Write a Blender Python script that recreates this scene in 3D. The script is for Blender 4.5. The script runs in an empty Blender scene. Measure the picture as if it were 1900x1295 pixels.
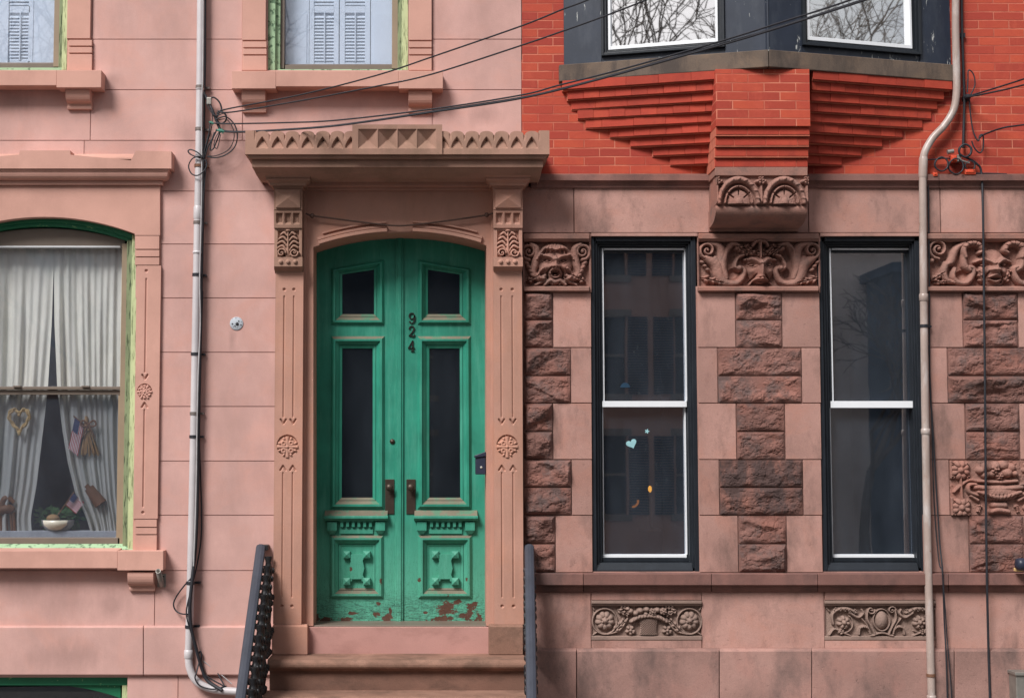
import bpy, bmesh, math, random
import numpy as np
from mathutils import Vector, Matrix
rnd = random.Random(7)
scene = bpy.context.scene
COL = scene.collection

# ------------------------------------------------------------------ camera geometry
# World: facade plane y = 0 facing -y, x right, z up, z = 0 at eye level, camera 12 m from the facade.
FPX, CX, CY, CAMD = 2760.0, 800.0, 647.5, 12.0
PITCH = math.atan((850 - CY) / FPX)
cp, sp = math.cos(PITCH), math.sin(PITCH)

def ray(px, py):
    u = (px - CX) / FPX
    v = (CY - py) / FPX
    return Vector((u, cp - v * sp, sp + v * cp))
CAM = Vector((0, -CAMD, 0))

class Frame:
    """A facade plane: u along it, n out of it, z up."""
    def __init__(s, O, U, N):
        s.O, s.U, s.N = Vector(O), Vector(U).normalized(), Vector(N).normalized()
    def w(s, u, n, z):
        return s.O + s.U * u + s.N * n + Vector((0, 0, z))
    def pix(s, px, py, n=0.0):
        r = ray(px, py)
        t = ((s.O + s.N * n) - CAM).dot(s.N) / r.dot(s.N)
        p = CAM + r * t - s.O
        return p.dot(s.U), p.z
    def R(s, px0, py0, px1, py1, n=0.0):
        mx = (px0 + px1) / 2
        x0 = (s.pix(px0, py0, n)[0] + s.pix(px0, py1, n)[0]) / 2
        x1 = (s.pix(px1, py0, n)[0] + s.pix(px1, py1, n)[0]) / 2
        return x0, x1, s.pix(mx, py1, n)[1], s.pix(mx, py0, n)[1]
F0 = Frame((0, 0, 0), (1, 0, 0), (0, -1, 0))
def PW(px, py, n=0.0):
    u, z = F0.pix(px, py, n)
    return Vector((u, -n, z))

# ------------------------------------------------------------------ mesh builder
class MB:
    def __init__(s, frame=F0):
        s.f = frame; s.V = []; s.F = []; s.M = []; s.T = []; s.S = []
    def add(s, verts, faces, mat=0, tint=None, smooth=False):
        b = len(s.V)
        s.V += [tuple(v) for v in verts]
        t = rnd.random() if tint is None else tint
        for f in faces:
            s.F.append([b + i for i in f]); s.M.append(mat); s.T.append(t); s.S.append(smooth)
    def box(s, x0, x1, n0, n1, z0, z1, mat=0, tint=None):
        w = s.f.w
        v = [w(x, n, z) for x in (x0, x1) for n in (n0, n1) for z in (z0, z1)]
        s.add(v, [(0,1,3,2),(4,6,7,5),(0,4,5,1),(2,3,7,6),(0,2,6,4),(1,5,7,3)], mat, tint)
    def pbox(s, px0, py0, px1, py1, n0, n1, mat=0, tint=None):
        x0, x1, z0, z1 = s.f.R(px0, py0, px1, py1, n1)
        s.box(x0, x1, n0, n1, z0, z1, mat, tint)
    def prism(s, pts, n0, n1, mat=0, tint=None, smooth=False):
        """pts: (x,z) outline; extruded from n0 to n1 (front)."""
        k = len(pts); w = s.f.w
        v = [w(x, n1, z) for x, z in pts] + [w(x, n0, z) for x, z in pts]
        t = rnd.random() if tint is None else tint
        b = len(s.V)
        s.V += [tuple(q) for q in v]
        s.F.append([b + i for i in range(k)]); s.M.append(mat); s.T.append(t); s.S.append(False)
        s.F.append([b + k + i for i in reversed(range(k))]); s.M.append(mat); s.T.append(t); s.S.append(False)
        for i in range(k):
            j = (i + 1) % k
            s.F.append([b+i, b+k+i, b+k+j, b+j]); s.M.append(mat); s.T.append(t); s.S.append(smooth)
    def pprism(s, pp, n0, n1, mat=0, tint=None):
        s.prism([s.f.pix(px, py, n1) for px, py in pp], n0, n1, mat, tint)
    def vprism(s, plan, z0, z1, mat=0, tint=None):
        """plan: (x,n) outline extruded vertically."""
        k = len(plan); w = s.f.w
        v = [w(x, n, z1) for x, n in plan] + [w(x, n, z0) for x, n in plan]
        f = [list(range(k)), [k + i for i in reversed(range(k))]]
        f += [[i, k+i, k+(i+1) % k, (i+1) % k] for i in range(k)]
        s.add(v, f, mat, tint)
    def hprism(s, prof, x0, x1, mat=0, tint=None, smooth=False):
        """prof: (n,z) outline extruded along x."""
        k = len(prof); w = s.f.w
        v = [w(x0, n, z) for n, z in prof] + [w(x1, n, z) for n, z in prof]
        s.add(v, [list(range(k)), [k + i for i in reversed(range(k))]], mat, tint)
        b = len(s.V) - 2 * k; t = s.T[-1]
        for i in range(k):
            j = (i + 1) % k
            s.F.append([b+i, b+k+i, b+k+j, b+j]); s.M.append(mat); s.T.append(t); s.S.append(smooth)
    def cornice(s, rows, nb=-0.01, mat=0, tint=None):
        """rows: (py, n, pxl, pxr) from top to bottom: a moulded band with returned ends."""
        w = s.f.w; v = []; f = []
        for py, n, xl, xr in rows:
            a, z = s.f.pix(xl, py, n); b, _ = s.f.pix(xr, py, n)
            v += [w(a, nb, z), w(a, n, z), w(b, n, z), w(b, nb, z)]
        k = len(rows)
        for i in range(k - 1):
            for c in range(3):
                f.append((4*i+c, 4*i+c+1, 4*i+c+5, 4*i+c+4))
            f.append((4*i+3, 4*i, 4*i+4, 4*i+7))
        f.append((0, 3, 2, 1)); e = 4 * (k - 1); f.append((e, e+1, e+2, e+3))
        s.add(v, f, mat, tint)
    def ribbon(s, pts, hw, n0, n1, mat=0, tint=None):
        """flat stroke of half width hw (m, number or list) along (x,z) points"""
        P = [Vector((a, b)) for a, b in pts]; L = []; Rr = []
        for i, p in enumerate(P):
            d = (P[min(i+1, len(P)-1)] - P[max(i-1, 0)]).normalized()
            q = Vector((-d.y, d.x)); h = hw[i] if isinstance(hw, (list, tuple)) else hw
            L.append(p + q*h); Rr.append(p - q*h)
        w = s.f.w; k = len(P); v = []
        for a, b in zip(L, Rr):
            v += [w(a.x, n1, a.y), w(b.x, n1, b.y), w(b.x, n0, b.y), w(a.x, n0, a.y)]
        f = []
        for i in range(k - 1):
            for c in range(4):
                f.append((4*i+c, 4*i+(c+1) % 4, 4*i+4+(c+1) % 4, 4*i+4+c))
        f.append((0,3,2,1)); e = 4*(k-1); f.append((e, e+1, e+2, e+3))
        s.add(v, f, mat, tint)
    def tube(s, pts, r, seg=8, mat=0, tint=None, cap=True):
        P = [Vector(p) for p in pts]; k = len(P)
        rr = list(r) if isinstance(r, (list, tuple)) else [r] * k
        T = [(P[min(i+1, k-1)] - P[max(i-1, 0)]).normalized() for i in range(k)]
        a = Vector((0, 0, 1)) if abs(T[0].z) < .9 else Vector((1, 0, 0))
        n = T[0].cross(a).normalized(); v = []; f = []
        for i in range(k):
            n = (n - T[i] * n.dot(T[i]))
            n = n.normalized() if n.length > 1e-6 else T[i].orthogonal().normalized()
            b = T[i].cross(n)
            for j in range(seg):
                t = 2 * math.pi * j / seg
                v.append(P[i] + (n * math.cos(t) + b * math.sin(t)) * rr[i])
        for i in range(k - 1):
            for j in range(seg):
                f.append((i*seg+j, i*seg+(j+1) % seg, (i+1)*seg+(j+1) % seg, (i+1)*seg+j))
        s.add(v, f, mat, tint, True)
        if cap:
            s.add(v[:seg], [list(reversed(range(seg)))], mat, tint)
            s.add(v[-seg:], [list(range(seg))], mat, tint)
    def ptube(s, pp, r, seg=8, n=0.1, mat=0, sm=6, tint=None):
        """tube through photo points (px,py[,n]) smoothed"""
        P = [PW(p[0], p[1], p[2] if len(p) > 2 else n) for p in pp]
        s.tube(smooth_line(P, sm), r, seg, mat, tint)
    def lathe(s, base, axis, prof, seg=16, mat=0, tint=None, smooth=True):
        """prof: (r, h) along axis from base"""
        base = Vector(base); ax = Vector(axis).normalized(); n = ax.orthogonal().normalized(); b = ax.cross(n)
        v = []; f = []
        for r, h in prof:
            for j in range(seg):
                t = 2*math.pi*j/seg
                v.append(base + ax*h + (n*math.cos(t) + b*math.sin(t))*max(r, 1e-4))
        for i in range(len(prof)-1):
            for j in range(seg):
                f.append((i*seg+j, i*seg+(j+1) % seg, (i+1)*seg+(j+1) % seg, (i+1)*seg+j))
        s.add(v, f, mat, tint, smooth)
        e = (len(prof)-1)*seg
        s.add(v[:seg], [list(range(seg))], mat, tint); s.add(v[e:], [list(range(seg))], mat, tint)
    def grid(s, P, mat=0, tint=None, smooth=True):
        """P: (ny,nx,3) array"""
        ny, nx = P.shape[:2]
        idx = np.arange(ny*nx).reshape(ny, nx)
        q = np.stack([idx[:-1,:-1], idx[1:,:-1], idx[1:,1:], idx[:-1,1:]], -1).reshape(-1, 4).tolist()
        s.add(P.reshape(-1, 3).tolist(), q, mat, tint, smooth)
    def sphere(s, c, rx, ry, rz, mat=0, seg=14, rings=9, tint=None):
        v = []; f = []; c = Vector(c)
        for i in range(rings + 1):
            a = math.pi * i / rings
            for j in range(seg):
                t = 2*math.pi*j/seg
                v.append(c + Vector((rx*math.sin(a)*math.cos(t), ry*math.sin(a)*math.sin(t), rz*math.cos(a))))
        for i in range(rings):
            for j in range(seg):
                f.append((i*seg+j, i*seg+(j+1) % seg, (i+1)*seg+(j+1) % seg, (i+1)*seg+j))
        s.add(v, f, mat, tint, True)
    def build(s, name, mats, parent=None, label=None, bevel=0, recalc=True):
        me = bpy.data.meshes.new(name)
        me.from_pydata(s.V, [], s.F)
        if not isinstance(mats, (list, tuple)): mats = [mats]
        for m in mats: me.materials.append(m)
        me.polygons.foreach_set('material_index', s.M)
        me.polygons.foreach_set('use_smooth', s.S)
        at = me.attributes.new('tint', 'FLOAT', 'FACE'); at.data.foreach_set('value', s.T)
        if recalc:
            bm = bmesh.new(); bm.from_mesh(me)
            bmesh.ops.recalc_face_normals(bm, faces=bm.faces); bm.to_mesh(me); bm.free()
        me.update()
        o = bpy.data.objects.new(name, me); COL.objects.link(o)
        if bevel:
            b = o.modifiers.new('bevel', 'BEVEL'); b.width = bevel; b.segments = 2
            b.limit_method = 'ANGLE'; b.angle_limit = math.radians(38)
        if parent:
            o.parent = parent
            o.matrix_parent_inverse = Matrix.Translation(-Vector(parent.get('_base', (0, 0, 0))))
        if label: o['label'] = label
        return o

def smooth_line(P, k=6):
    P = [Vector(p) for p in P]
    if k <= 1 or len(P) < 3: return P
    out = []
    for i in range(len(P) - 1):
        p0, p1, p2, p3 = P[max(i-1, 0)], P[i], P[i+1], P[min(i+2, len(P)-1)]
        for j in range(k):
            t = j / k
            out.append(0.5*((2*p1) + (p2-p0)*t + (2*p0-5*p1+4*p2-p3)*t*t + (3*p1-p0-3*p2+p3)*t**3))
    out.append(P[-1]); return out

def thing(name, base, label, cat, group=None):
    o = bpy.data.objects.new(name, None); COL.objects.link(o)
    o.empty_display_size = .2; o.location = base; o['_base'] = tuple(base)
    return tag(o, label, cat, group)
def tag(o, label, cat, group=None):
    o['label'] = label; o['category'] = cat
    if group: o['group'] = group
    return o
def structure(o): o['kind'] = 'structure'; return o

def subtract(rect, holes):
    out = [rect]
    for hx0, hy0, hx1, hy1 in holes:
        nxt = []
        for x0, y0, x1, y1 in out:
            a0, b0, a1, b1 = max(x0, hx0), max(y0, hy0), min(x1, hx1), min(y1, hy1)
            if a0 >= a1 or b0 >= b1: nxt.append((x0, y0, x1, y1)); continue
            if y0 < b0: nxt.append((x0, y0, x1, b0))
            if b1 < y1: nxt.append((x0, b1, x1, y1))
            if x0 < a0: nxt.append((x0, b0, a0, b1))
            if a1 < x1: nxt.append((a1, b0, x1, b1))
        out = nxt
    return out

# ------------------------------------------------------------------ numpy noise + carved relief
def vnoise(x, y, seed=0):
    xi = np.floor(x).astype(np.int64); yi = np.floor(y).astype(np.int64); xf = x - xi; yf = y - yi
    def h(a, b):
        k = (a * 374761393 + b * 668265263 + seed * 982451653) & 0xffffffff
        k = ((k ^ (k >> 13)) * 1274126177) & 0xffffffff
        return ((k ^ (k >> 16)) & 0xffff) / 65535.0
    u = xf*xf*(3-2*xf); v = yf*yf*(3-2*yf)
    return (h(xi, yi)*(1-u) + h(xi+1, yi)*u)*(1-v) + (h(xi, yi+1)*(1-u) + h(xi+1, yi+1)*u)*v
def fbm(x, y, seed=0, o=4):
    s = 0; a = .5
    for i in range(o):
        s = s + a*vnoise(x*2**i, y*2**i, seed+i*17); a *= .5
    return s

class Relief:
    """A carved stone face: heights over a grid, in photo pixels mapped onto the facade."""
    def __init__(s, px0, py0, px1, py1, n, res=1.0, top=None, frame=F0):
        s.r = (px0, py0, px1, py1); s.n = n; s.f = frame
        nx = max(3, int((px1-px0)*res)+1); ny = max(3, int((py1-py0)*res)+1)
        xs = np.linspace(px0, px1, nx)
        t = np.linspace(0, 1, ny)[:, None]
        tp = np.full(nx, py0) if top is None else np.array([top(x) for x in xs])
        s.X = np.repeat(xs[None, :], ny, 0); s.Y = tp[None, :]*(1-t) + py1*t
        s.H = np.zeros_like(s.X); s.k = (1.0, 0.0, 0.0)
    def crop(s, k, ox, oy): s.k = (k, ox, oy); return s
    def c(s, p): return (p[0]/s.k[0] + s.k[1], p[1]/s.k[0] + s.k[2])
    def _d(s, pts, rr):
        best = np.full(s.X.shape, 9e9)
        for i in range(len(pts)-1):
            (ax, ay), (bx, by) = pts[i], pts[i+1]
            dx, dy = bx-ax, by-ay; L = dx*dx+dy*dy+1e-9
            t = np.clip(((s.X-ax)*dx + (s.Y-ay)*dy)/L, 0, 1)
            d = np.hypot(s.X-ax-t*dx, s.Y-ay-t*dy) / (rr[i]*(1-t) + rr[i+1]*t)
            best = np.minimum(best, d)
        return best
    def line(s, pts, r, h, sm=5, prof='round', raw=False):
        q = [s.c(p) for p in pts]
        if sm > 1 and len(q) > 2: q = [(v.x, v.y) for v in smooth_line([Vector((a, b, 0)) for a, b in q], sm)]
        r = r if isinstance(r, (list, tuple)) else [r, r]
        rr = [np.interp(i/(len(q)-1), np.linspace(0, 1, len(r)), r)/s.k[0] for i in range(len(q))]
        d = s._d(q, rr)
        if prof == 'round': return np.sqrt(np.clip(1-d*d, 0, 1))*h
        if prof == 'v': return np.clip(1-d, 0, 1)*h
        return np.clip((1-d)*3, 0, 1)*h
    def stroke(s, pts, r, h, sm=5, prof='round', base=0.0):
        v = s.line(pts, r, h, sm, prof); s.H = np.maximum(s.H, np.where(v > 0, v+base, s.H)); return s
    def carve(s, pts, r, h, sm=1, prof='v'):
        s.H = s.H - s.line(pts, r, h, sm, prof); return s
    def blob(s, cx, cy, rx, ry, h, rot=0, base=0.0, sub=False):
        x, y = s.c((cx, cy)); rx /= s.k[0]; ry /= s.k[0]; a = math.radians(rot)
        dx, dy = s.X-x, s.Y-y
        u = (dx*math.cos(a)+dy*math.sin(a))/rx; v = (-dx*math.sin(a)+dy*math.cos(a))/ry
        q = np.sqrt(np.clip(1-u*u-v*v, 0, 1))*h
        s.H = (s.H - q) if sub else np.maximum(s.H, np.where(q > 0, q+base, s.H)); return s
    def spiral(s, cx, cy, r0, turns, a0, dirn, w, h, hub=True):
        pts = []; k = int(16*turns)
        for i in range(k+1):
            t = i/k; a = math.radians(a0)+dirn*2*math.pi*turns*t; r = r0*(1-t)**.85+w*.6
            pts.append((cx+r*math.cos(a), cy+r*math.sin(a)))
        s.stroke(pts, [w, w*.8, w*.6], h, 1)
        if hub: s.blob(cx, cy, w*.9, w*.9, h*1.15)
        return s
    def leaf(s, p0, p1, w, h, lobes=3):
        x0, y0 = p0; x1, y1 = p1; dx, dy = x1-x0, y1-y0; L = math.hypot(dx, dy); a = math.degrees(math.atan2(dy, dx))
        s.blob((x0+x1)/2, (y0+y1)/2, L/2, w*.6, h*.8, a)
        for i in range(lobes):
            t = .25+.6*i/max(1, lobes-1); ww = w*(1-.45*t)
            for sg in (1, -1):
                s.blob(x0+dx*t-dy/L*sg*ww*.5, y0+dy*t+dx/L*sg*ww*.5, ww*.7, ww*.4, h, a+sg*38)
        s.carve([p0, p1], w*.13, h*.5)
        return s
    def g(s, cx, cy, rx, ry, h, rot=0):
        x, y = s.c((cx, cy)); a = math.radians(rot); dx, dy = s.X-x, s.Y-y
        u = (dx*math.cos(a)+dy*math.sin(a))*s.k[0]/rx; v = (-dx*math.sin(a)+dy*math.cos(a))*s.k[0]/ry
        s.H = s.H+h*np.exp(-1.4*(u*u+v*v)); return s
    def ridge(s, pts, r, h, sm=5):
        d = s.line(pts, r, 1.0, sm, 'v'); s.H = s.H+h*d*d*(3-2*d); return s
    def flower(s, cx, cy, r, k, h, a0=0):
        for i in range(k):
            a = math.radians(a0+360*i/k)
            s.blob(cx+math.cos(a)*r*.6, cy+math.sin(a)*r*.6, r*.45, r*.36, h, math.degrees(a))
        s.blob(cx, cy, r*.36, r*.36, h*1.35); return s
    def mesh(s, mb, nb, mat=0, tint=None, smooth=True, margin=1):
        px0, py0, px1, py1 = s.r
        x0, x1, z0, z1 = s.f.R(px0, py0, px1, py1, s.n)
        U = x0+(s.X-px0)/(px1-px0)*(x1-x0); Z = z1+(s.Y-py0)/(py1-py0)*(z0-z1); N = s.n+s.H
        # skirt back to nb
        def pad(A, edge): return np.pad(A, 1, mode='edge')
        U, Z = pad(U, 0), pad(Z, 0); N = np.pad(N, 1, constant_values=nb)
        O, Uv, Nv = s.f.O, s.f.U, s.f.N
        P = np.stack([O.x+U*Uv.x+N*Nv.x, O.y+U*Uv.y+N*Nv.y, Z], -1)
        if not smooth: mb.grid(P, mat, tint, False)
        else:
            ny, nx = P.shape[:2]
            mb.grid(P[1:-1, 1:-1], mat, tint, True)
            mb.grid(P[:2, :], mat, tint, False); mb.grid(P[-2:, :], mat, tint, False)
            mb.grid(P[:, :2], mat, tint, False); mb.grid(P[:, -2:], mat, tint, False)

# ------------------------------------------------------------------ materials
def lin(r, g, b):
    f = lambda c: (c/255/12.92) if c/255 <= .04045 else ((c/255+.055)/1.055)**2.4
    return (f(r), f(g), f(b), 1)
class NT:
    def __init__(s, name):
        s.m = bpy.data.materials.new(name); s.m.use_nodes = True
        s.t = s.m.node_tree; s.t.nodes.clear()
        s.out = s.t.nodes.new('ShaderNodeOutputMaterial')
    def n(s, typ, ins=None, **kw):
        nd = s.t.nodes.new('ShaderNode'+typ)
        for k, v in kw.items(): setattr(nd, k, v)
        for k, v in (ins or {}).items():
            sock = nd.inputs[k]
            if hasattr(v, 'node'): s.t.links.new(v, sock)
            else: sock.default_value = v
        return nd
    def obj(s, scale=None):
        c = s.n('TexCoord').outputs['Object']
        if scale: c = s.n('Mapping', {'Vector': c, 'Scale': scale}).outputs[0]
        return c
    def noise(s, vec, scale, detail=5, rough=.55, dist=0):
        return s.n('TexNoise', {'Vector': vec, 'Scale': scale, 'Detail': detail, 'Roughness': rough, 'Distortion': dist}).outputs['Fac']
    def ramp(s, fac, a, b, lo=0, hi=1):
        return s.n('MapRange', {'Value': fac, 'From Min': a, 'From Max': b, 'To Min': lo, 'To Max': hi}, clamp=True).outputs[0]
    def mix(s, fac, a, b, mode='MIX'):
        nd = s.n('Mix', data_type='RGBA', blend_type=mode)
        for sock, v in ((nd.inputs[0], fac), (nd.inputs[6], a), (nd.inputs[7], b)):
            if hasattr(v, 'node'): s.t.links.new(v, sock)
            else: sock.default_value = v
        return nd.outputs[2]
    def math(s, op, a, b=0.0):
        nd = s.n('Math', operation=op)
        for i, v in enumerate((a, b)):
            if hasattr(v, 'node'): s.t.links.new(v, nd.inputs[i])
            else: nd.inputs[i].default_value = v
        return nd.outputs[0]
    def tint(s): return s.n('Attribute', attribute_name='tint').outputs['Fac']
    def bump(s, h, strength=.3, dist=.01, normal=None):
        ins = {'Height': h, 'Strength': strength, 'Distance': dist}
        if normal: ins['Normal'] = normal
        return s.n('Bump', ins).outputs[0]
    def bsdf(s, color, rough=.8, normal=None, metallic=0, spec=.3, **kw):
        ins = {'Base Color': color, 'Roughness': rough, 'Metallic': metallic, 'Specular IOR Level': spec}
        if normal: ins['Normal'] = normal
        b = s.n('BsdfPrincipled', ins)
        s.t.links.new(b.outputs[0], s.out.inputs[0]); return s.m
def mul(c, k): return (c[0]*k, c[1]*k, c[2]*k, 1)

def stone(name, c, var=.14, warm=None, stain=None, amt=.5, sscale=1.4, streak=1.0, lo=.5, hi=.68, grain=.1, tv=.1, bump=.25, bscale=70, rough=.9, pits=0, shift=False, spots=()):
    t = NT(name); o = t.obj()
    off = None
    if shift:                                   # every block its own piece of stone
        off = t.n('VectorMath', {0: (17.3, 5.1, 23.7), 3: t.tint()}, operation='SCALE').outputs[0]
        o = t.n('VectorMath', {0: o, 1: off}, operation='ADD').outputs[0]
    n1 = t.noise(o, 1.7, 6, .6); col = t.mix(t.ramp(n1, .35, .65), mul(c, 1+var*.6), mul(c, 1-var))
    if warm: col = t.mix(t.ramp(t.noise(o, 2.6, 5, .65, .6), .48, .66, 0, .6), col, warm)
    if stain:
        ov = t.n('Mapping', {'Vector': o, 'Scale': (1, 1, streak)}).outputs[0] if streak != 1 else o
        f = t.ramp(t.noise(ov, sscale, 8, .68, .1), lo, hi, 0, amt)
        col = t.mix(f, col, stain)
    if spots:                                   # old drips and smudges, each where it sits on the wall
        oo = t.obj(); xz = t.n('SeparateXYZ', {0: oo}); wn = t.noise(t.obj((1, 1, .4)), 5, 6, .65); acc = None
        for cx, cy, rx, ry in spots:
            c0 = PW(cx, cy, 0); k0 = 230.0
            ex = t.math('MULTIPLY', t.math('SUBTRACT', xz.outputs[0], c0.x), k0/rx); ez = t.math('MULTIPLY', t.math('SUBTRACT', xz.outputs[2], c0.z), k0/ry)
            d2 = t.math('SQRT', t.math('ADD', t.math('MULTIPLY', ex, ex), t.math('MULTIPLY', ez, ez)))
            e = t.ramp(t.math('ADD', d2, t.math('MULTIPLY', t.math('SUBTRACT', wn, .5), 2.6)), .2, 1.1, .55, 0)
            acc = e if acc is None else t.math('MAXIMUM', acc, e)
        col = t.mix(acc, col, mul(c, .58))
    g = t.ramp(t.noise(o, 140, 3, .7), .3, .7, 1-grain, 1+grain)
    tn = t.ramp(t.tint(), 0, 1, 1-tv, 1+tv)
    k = t.math('MULTIPLY', g, tn)
    col = t.mix(1.0, col, t.n('CombineColor', {0: k, 1: k, 2: k}).outputs[0], 'MULTIPLY')
    h = t.math('ADD', t.noise(o, bscale, 8, .7), t.math('MULTIPLY', t.noise(o, 9, 4, .5), 1.2))
    if pits:
        pz = t.ramp(t.noise(o, 34, 4, .6), .62, .72, 0, pits)
        h = t.math('SUBTRACT', h, t.math('MULTIPLY', pz, 2.0)); col = t.mix(t.math('MULTIPLY', pz, .6), col, mul(c, .45))
    return t.bsdf(col, rough, t.bump(h, bump, .006), spec=.25)

def paint(name, c, var=.12, rough=.5, chip=None, chip_lo=.6, chip_hi=.63, chip_scale=14, chip_stretch=(1,1,1), grime=None, gamt=.4, bump=.1, spec=.4, metallic=0):
    t = NT(name); o = t.obj()
    col = t.mix(t.ramp(t.noise(o, 4, 6, .6), .35, .65), mul(c, 1+var*.5), mul(c, 1-var))
    if grime: col = t.mix(t.ramp(t.noise(t.obj((1, 1, .35)), 9, 7, .7), .5, .72, 0, gamt), col, grime)
    h = t.noise(o, 90, 5, .6); r = rough
    if chip:
        m = t.ramp(t.noise(t.obj(chip_stretch), chip_scale, 8, .62, .3), chip_lo, chip_hi)
        col = t.mix(m, col, chip); h = t.math('SUBTRACT', h, t.math('MULTIPLY', m, 2.5)); r = t.ramp(m, 0, 1, rough, .9)
    return t.bsdf(col, r, t.bump(h, bump, .004), spec=spec, metallic=metallic)
def plain(name, c, rough=.5, spec=.4, metallic=0, bump=0, bscale=60, var=.12):
    t = NT(name); o = t.obj()
    col = t.mix(t.ramp(t.noise(o, 12, 5, .6), .35, .65), mul(c, 1+var), mul(c, 1-var))
    return t.bsdf(col, rough, t.bump(t.noise(o, bscale, 4), bump, .004) if bump else None, spec=spec, metallic=metallic)
def glass(name, refl, tint=(1, 1, 1, 1), wobble=.02, haze=.0):
    t = NT(name); o = t.obj()
    fc = t.n('LayerWeight', {'Blend': .5}).outputs['Facing']          # Schlick, the same from both sides
    f = t.ramp(t.math('POWER', fc, 5.0), 0, 1, refl, 1)
    gi = {'Color': (1, 1, 1, 1), 'Roughness': .015}
    if wobble: gi['Normal'] = t.bump(t.noise(o, 2.2, 2), wobble, .05)
    g = t.n('BsdfGlossy', gi); tr = t.n('BsdfTransparent', {'Color': tint})
    if haze:                                                          # streaky blue-grey veil, painted in for the haze of reflections
        d = t.n('BsdfDiffuse', {'Color': (.50, .60, .74, 1)})
        k = t.ramp(t.noise(t.obj((1, 1, .3)), 5, 6, .6), .3, .7, haze*.55, haze*1.45)
        tr = t.n('MixShader', {0: k, 1: tr.outputs[0], 2: d.outputs[0]})
    mx = t.n('MixShader', {0: f, 1: tr.outputs[0], 2: g.outputs[0]})
    t.t.links.new(mx.outputs[0], t.out.inputs[0]); return t.m
def emit(name, c, s):
    t = NT(name); e = t.n('Emission', {'Color': c, 'Strength': s}); t.t.links.new(e.outputs[0], t.out.inputs[0]); return t.m

M = {}
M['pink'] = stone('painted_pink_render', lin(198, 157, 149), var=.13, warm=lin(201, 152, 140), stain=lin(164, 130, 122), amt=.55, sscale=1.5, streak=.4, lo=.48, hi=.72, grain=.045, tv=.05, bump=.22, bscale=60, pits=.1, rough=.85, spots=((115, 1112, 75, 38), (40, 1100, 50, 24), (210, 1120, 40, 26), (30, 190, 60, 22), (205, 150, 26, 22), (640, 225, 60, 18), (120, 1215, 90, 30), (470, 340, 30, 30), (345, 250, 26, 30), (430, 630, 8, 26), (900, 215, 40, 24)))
M['trim'] = stone('painted_pink_trim', lin(197, 151, 137), var=.11, stain=lin(156, 118, 106), amt=.45, sscale=1.6, streak=.5, lo=.52, hi=.75, grain=.03, tv=.02, bump=.12, bscale=50, rough=.85)
M['tan'] = stone('tan_brownstone', lin(160, 125, 109), var=.14, warm=lin(172, 130, 116), stain=lin(112, 92, 76), amt=.6, sscale=2.2, streak=.4, lo=.5, hi=.7, grain=.07, tv=.04, bump=.25)
M['pil'] = stone('pinkish_brownstone', lin(182, 138, 122), var=.1, warm=lin(188, 136, 114), stain=lin(140, 108, 92), amt=.5, sscale=1.9, streak=.22, lo=.5, hi=.7, grain=.05, tv=.03, bump=.2)
M['smooth'] = stone('smooth_red_sandstone', lin(171, 132, 122), var=.18, warm=lin(172, 124, 110), stain=lin(106, 84, 78), amt=.72, sscale=3.4, streak=.45, lo=.5, hi=.68, grain=.1, tv=.12, bump=.35, pits=.45, shift=True)
M['plinth'] = stone('weathered_plinth_sandstone', lin(162, 126, 117), var=.2, warm=lin(166, 122, 112), stain=lin(104, 86, 82), amt=.8, sscale=2.4, streak=.5, lo=.46, hi=.64, grain=.12, tv=.12, bump=.45, pits=.5, shift=True)
M['string'] = stone('weathered_sandstone', lin(126, 91, 84), var=.2, warm=lin(146, 104, 94), stain=lin(82, 66, 64), amt=.75, sscale=2.6, streak=.6, lo=.46, hi=.66, grain=.1, tv=.08, bump=.35, shift=True)
M['rough'] = stone('rock_faced_sandstone', lin(127, 92, 84), var=.22, warm=lin(138, 91, 79), stain=lin(90, 77, 75), amt=.8, sscale=5.5, lo=.48, hi=.62, grain=.16, tv=.15, bump=.7, bscale=40, shift=True)
M['carved'] = stone('carved_brown_sandstone', lin(150, 112, 101), var=.16, warm=lin(158, 106, 92), stain=lin(108, 90, 84), amt=.65, sscale=6, lo=.5, hi=.66, grain=.12, tv=.02, bump=.45)
M['carved_grey'] = stone('carved_grey_sandstone', lin(142, 119, 109), var=.14, stain=lin(112, 96, 89), amt=.55, sscale=6, grain=.1, tv=.02, bump=.4)
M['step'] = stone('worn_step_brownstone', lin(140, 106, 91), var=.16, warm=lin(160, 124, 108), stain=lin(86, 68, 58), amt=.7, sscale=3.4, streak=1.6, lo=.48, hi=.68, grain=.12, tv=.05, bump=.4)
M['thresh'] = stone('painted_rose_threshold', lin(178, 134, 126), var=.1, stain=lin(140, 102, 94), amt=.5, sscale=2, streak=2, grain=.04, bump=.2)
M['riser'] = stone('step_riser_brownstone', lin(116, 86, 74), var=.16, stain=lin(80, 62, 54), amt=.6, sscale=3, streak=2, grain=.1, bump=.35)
M['baysill'] = stone('stained_bay_sill', lin(106, 92, 82), var=.18, warm=lin(130, 108, 90), stain=lin(66, 60, 58), amt=.75, sscale=4.5, streak=.35, lo=.46, hi=.62, grain=.1, tv=.06, bump=.35)

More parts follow.
